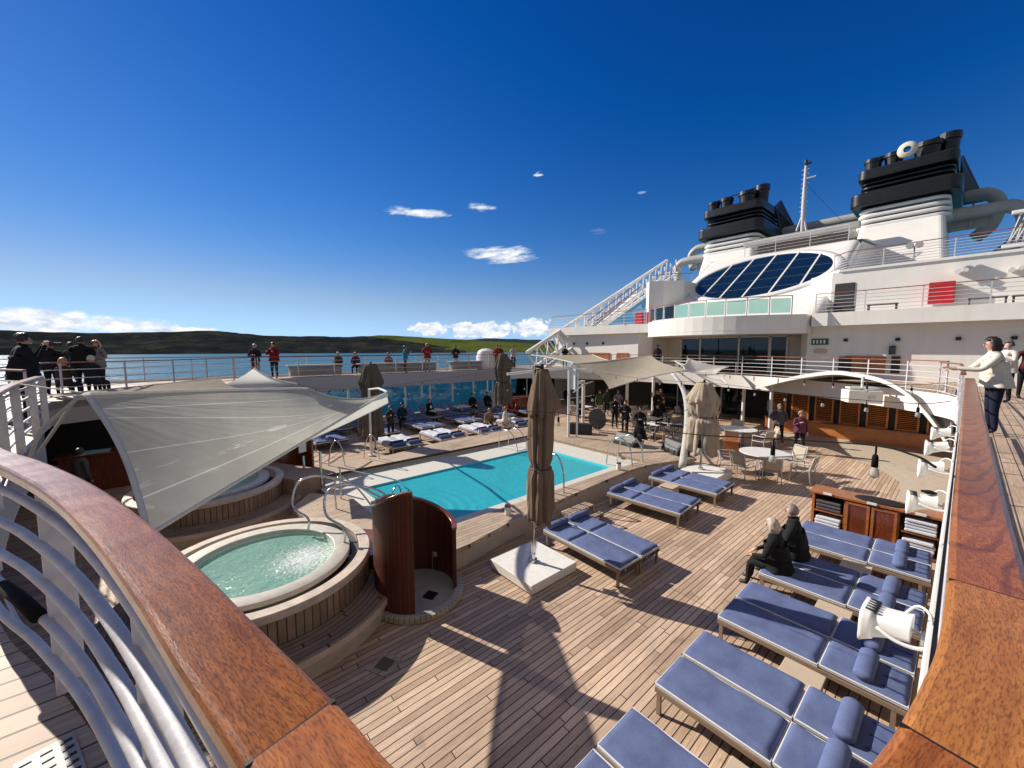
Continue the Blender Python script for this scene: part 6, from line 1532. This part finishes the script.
person((15.1,23.6,UZ), 250, 'person in a black jacket and white trousers on the far promenade', 'stand', blk, (.5,.48,.44), (.02,.015,.015), 1.74, 'fold', coat=True, group=GF)
person((18.3,22.9,UZ), 240, 'person in bright red beside the white vent housing', 'stand', (.36,.035,.02), (.10,.09,.09), (.05,.03,.02), 1.76, 'rail', coat=True, group=GF)
person((18.75,23.1,UZ), 240, 'person in dark blue right next to the one in bright red by the vent housing', 'stand', nv, blk, (.04,.03,.02), 1.74, 'down', coat=True, group=GF)
person((19.9,22.9,UZ), 235, 'person in a white and black jacket at the foot of the sloping truss', 'stand', (.45,.42,.38), blk, (.04,.03,.02), 1.74, 'camera', coat=True, group=GF)
person((24.4,21.6,UZ), 220, 'person in black at the left end of the forward railing, by the truss', 'stand', blk, (.05,.04,.04), (.03,.02,.02), 1.74, 'rail', coat=True, group=GF)
person((26.3,14.5,UZ), 215, 'person in dark clothes and a cap standing by the glass doors on the forward promenade', 'stand', nv, blk, (.1,.1,.1), 1.76, 'down', hat=(.10,.09,.09), coat=True)
# across the pool
GQ = 'people among the far loungers'
person((7.6,17.6,0), 270, 'person in dark clothes with a pale collar among the loungers, right of the sail tip', 'stand', dk, nv, (.06,.04,.03), 1.6, 'phone', coat=True, group=GQ)
for x_, y_, lb, c_ in ((9.3,20.0,'seated figure in a dark teal coat by the windbreak, left of the pair','a'),(11.3,20.6,'seated figure in black with reddish hair by the windbreak, right of the teal coat','b'),(14.9,21.3,'seated dark figure at the windbreak table, left one','c'),(16.2,21.4,'seated dark figure at the windbreak table, middle one','c'),(18.6,21.3,'seated dark figure with a light cap at the windbreak, left of the brownish parasol','d'),(21.3,20.6,'seated dark figure behind the brownish parasol at the bar','e'),(23.0,20.2,'dark figure at the port bar left of the twin white post','e')):
    person((x_, y_, 0), 250 if c_ != 'b' else 290, lb, 'sit', {'a':(.012,.04,.05)}.get(c_, blk), blk, {'b':(.18,.05,.03),'d':(.4,.38,.34)}.get(c_, (.03,.02,.02)), 1.74, 'lap', coat=True, group=GQ)
person((12.75,15.3,.05), 300, 'woman in a white blouse sitting on a lounger across the pool', 'sit', (.62,.58,.52), (.5,.47,.42), (.16,.08,.04), 1.66, 'lap', coat=True, group=GQ)
person((12.3,16.2,.0), 250, 'person with light brown hair bending by the woman in the white blouse', 'sit', (.22,.15,.09), dk, (.30,.17,.08), 1.7, 'lap', coat=True, lean=.5, group=GQ)
# under the canopy
GU = 'people under the canopy'
person((15.6,9.35,0), 215, 'person in a long black dress standing among the band', 'stand', blk, blk, (.025,.015,.012), 1.72, 'fold', dress=True, group=GU)
for i, (x_, y_, ps_, tp, lb, fc) in enumerate(((17.0,11.0,'stand',blk,'musician in black between the canopy column and the person in the dress',200),(19.7,14.6,'stand',(.06,.09,.03),'person in olive at the back of the canopy, left of the pale shirt',250),(20.6,13.9,'stand',(.26,.24,.32),'person in a pale lilac shirt at the back of the canopy',240),(22.2,12.2,'stand',blk,'dark figure behind the thin column under the canopy',230),(19.4,10.6,'sit',blk,'dark seated figure right of the thin column under the canopy',200),(18.6,8.5,'stand',dk,'dark figure behind the keyboard under the canopy',210),(24.2,11.2,'stand',blk,'dark figure in front of the glass doors under the canopy',230),(20.3,8.2,'sit',(.30,.05,.05),'seated person in red behind the beige parasol',190),(21.5,11.4,'sit',blk,'seated figure in black at the rearmost cafe table',250))):
    person((x_, y_, 0), fc, lb, ps_, tp, blk, [(.03,.02,.02),(.22,.12,.06),(.05,.03,.03),(.2,.19,.18)][i % 4], 1.72 + .02*(i % 3), ['fold','down','phone'][i % 3], coat=True, group=GU)
for i, (x_, y_, ps_, tp, lb, fc) in enumerate(((18.0,12.3,'stand',blk,'standing figure in black between the gong and the thin column',230),(21.0,15.0,'stand',(.05,.05,.06),'figure in dark grey farthest left under the canopy',250),(17.9,14.6,'sit',blk,'seated figure in black beside the column with the lamp',220),(22.6,10.6,'sit',dk,'seated dark figure by the glass doors under the canopy',220),(21.8,8.9,'sit',nv,'seated figure in dark blue left of the bowed strut',210),(23.4,12.6,'stand',(.14,.05,.05),'figure in a dull red top at the back under the canopy',240))):
    person((x_, y_, 0), fc, lb, ps_, tp, blk, [(.03,.02,.02),(.22,.12,.06),(.05,.03,.03)][i % 3], 1.68 + .03*(i % 3), ['phone','down','fold'][i % 3], coat=True, group=GU)
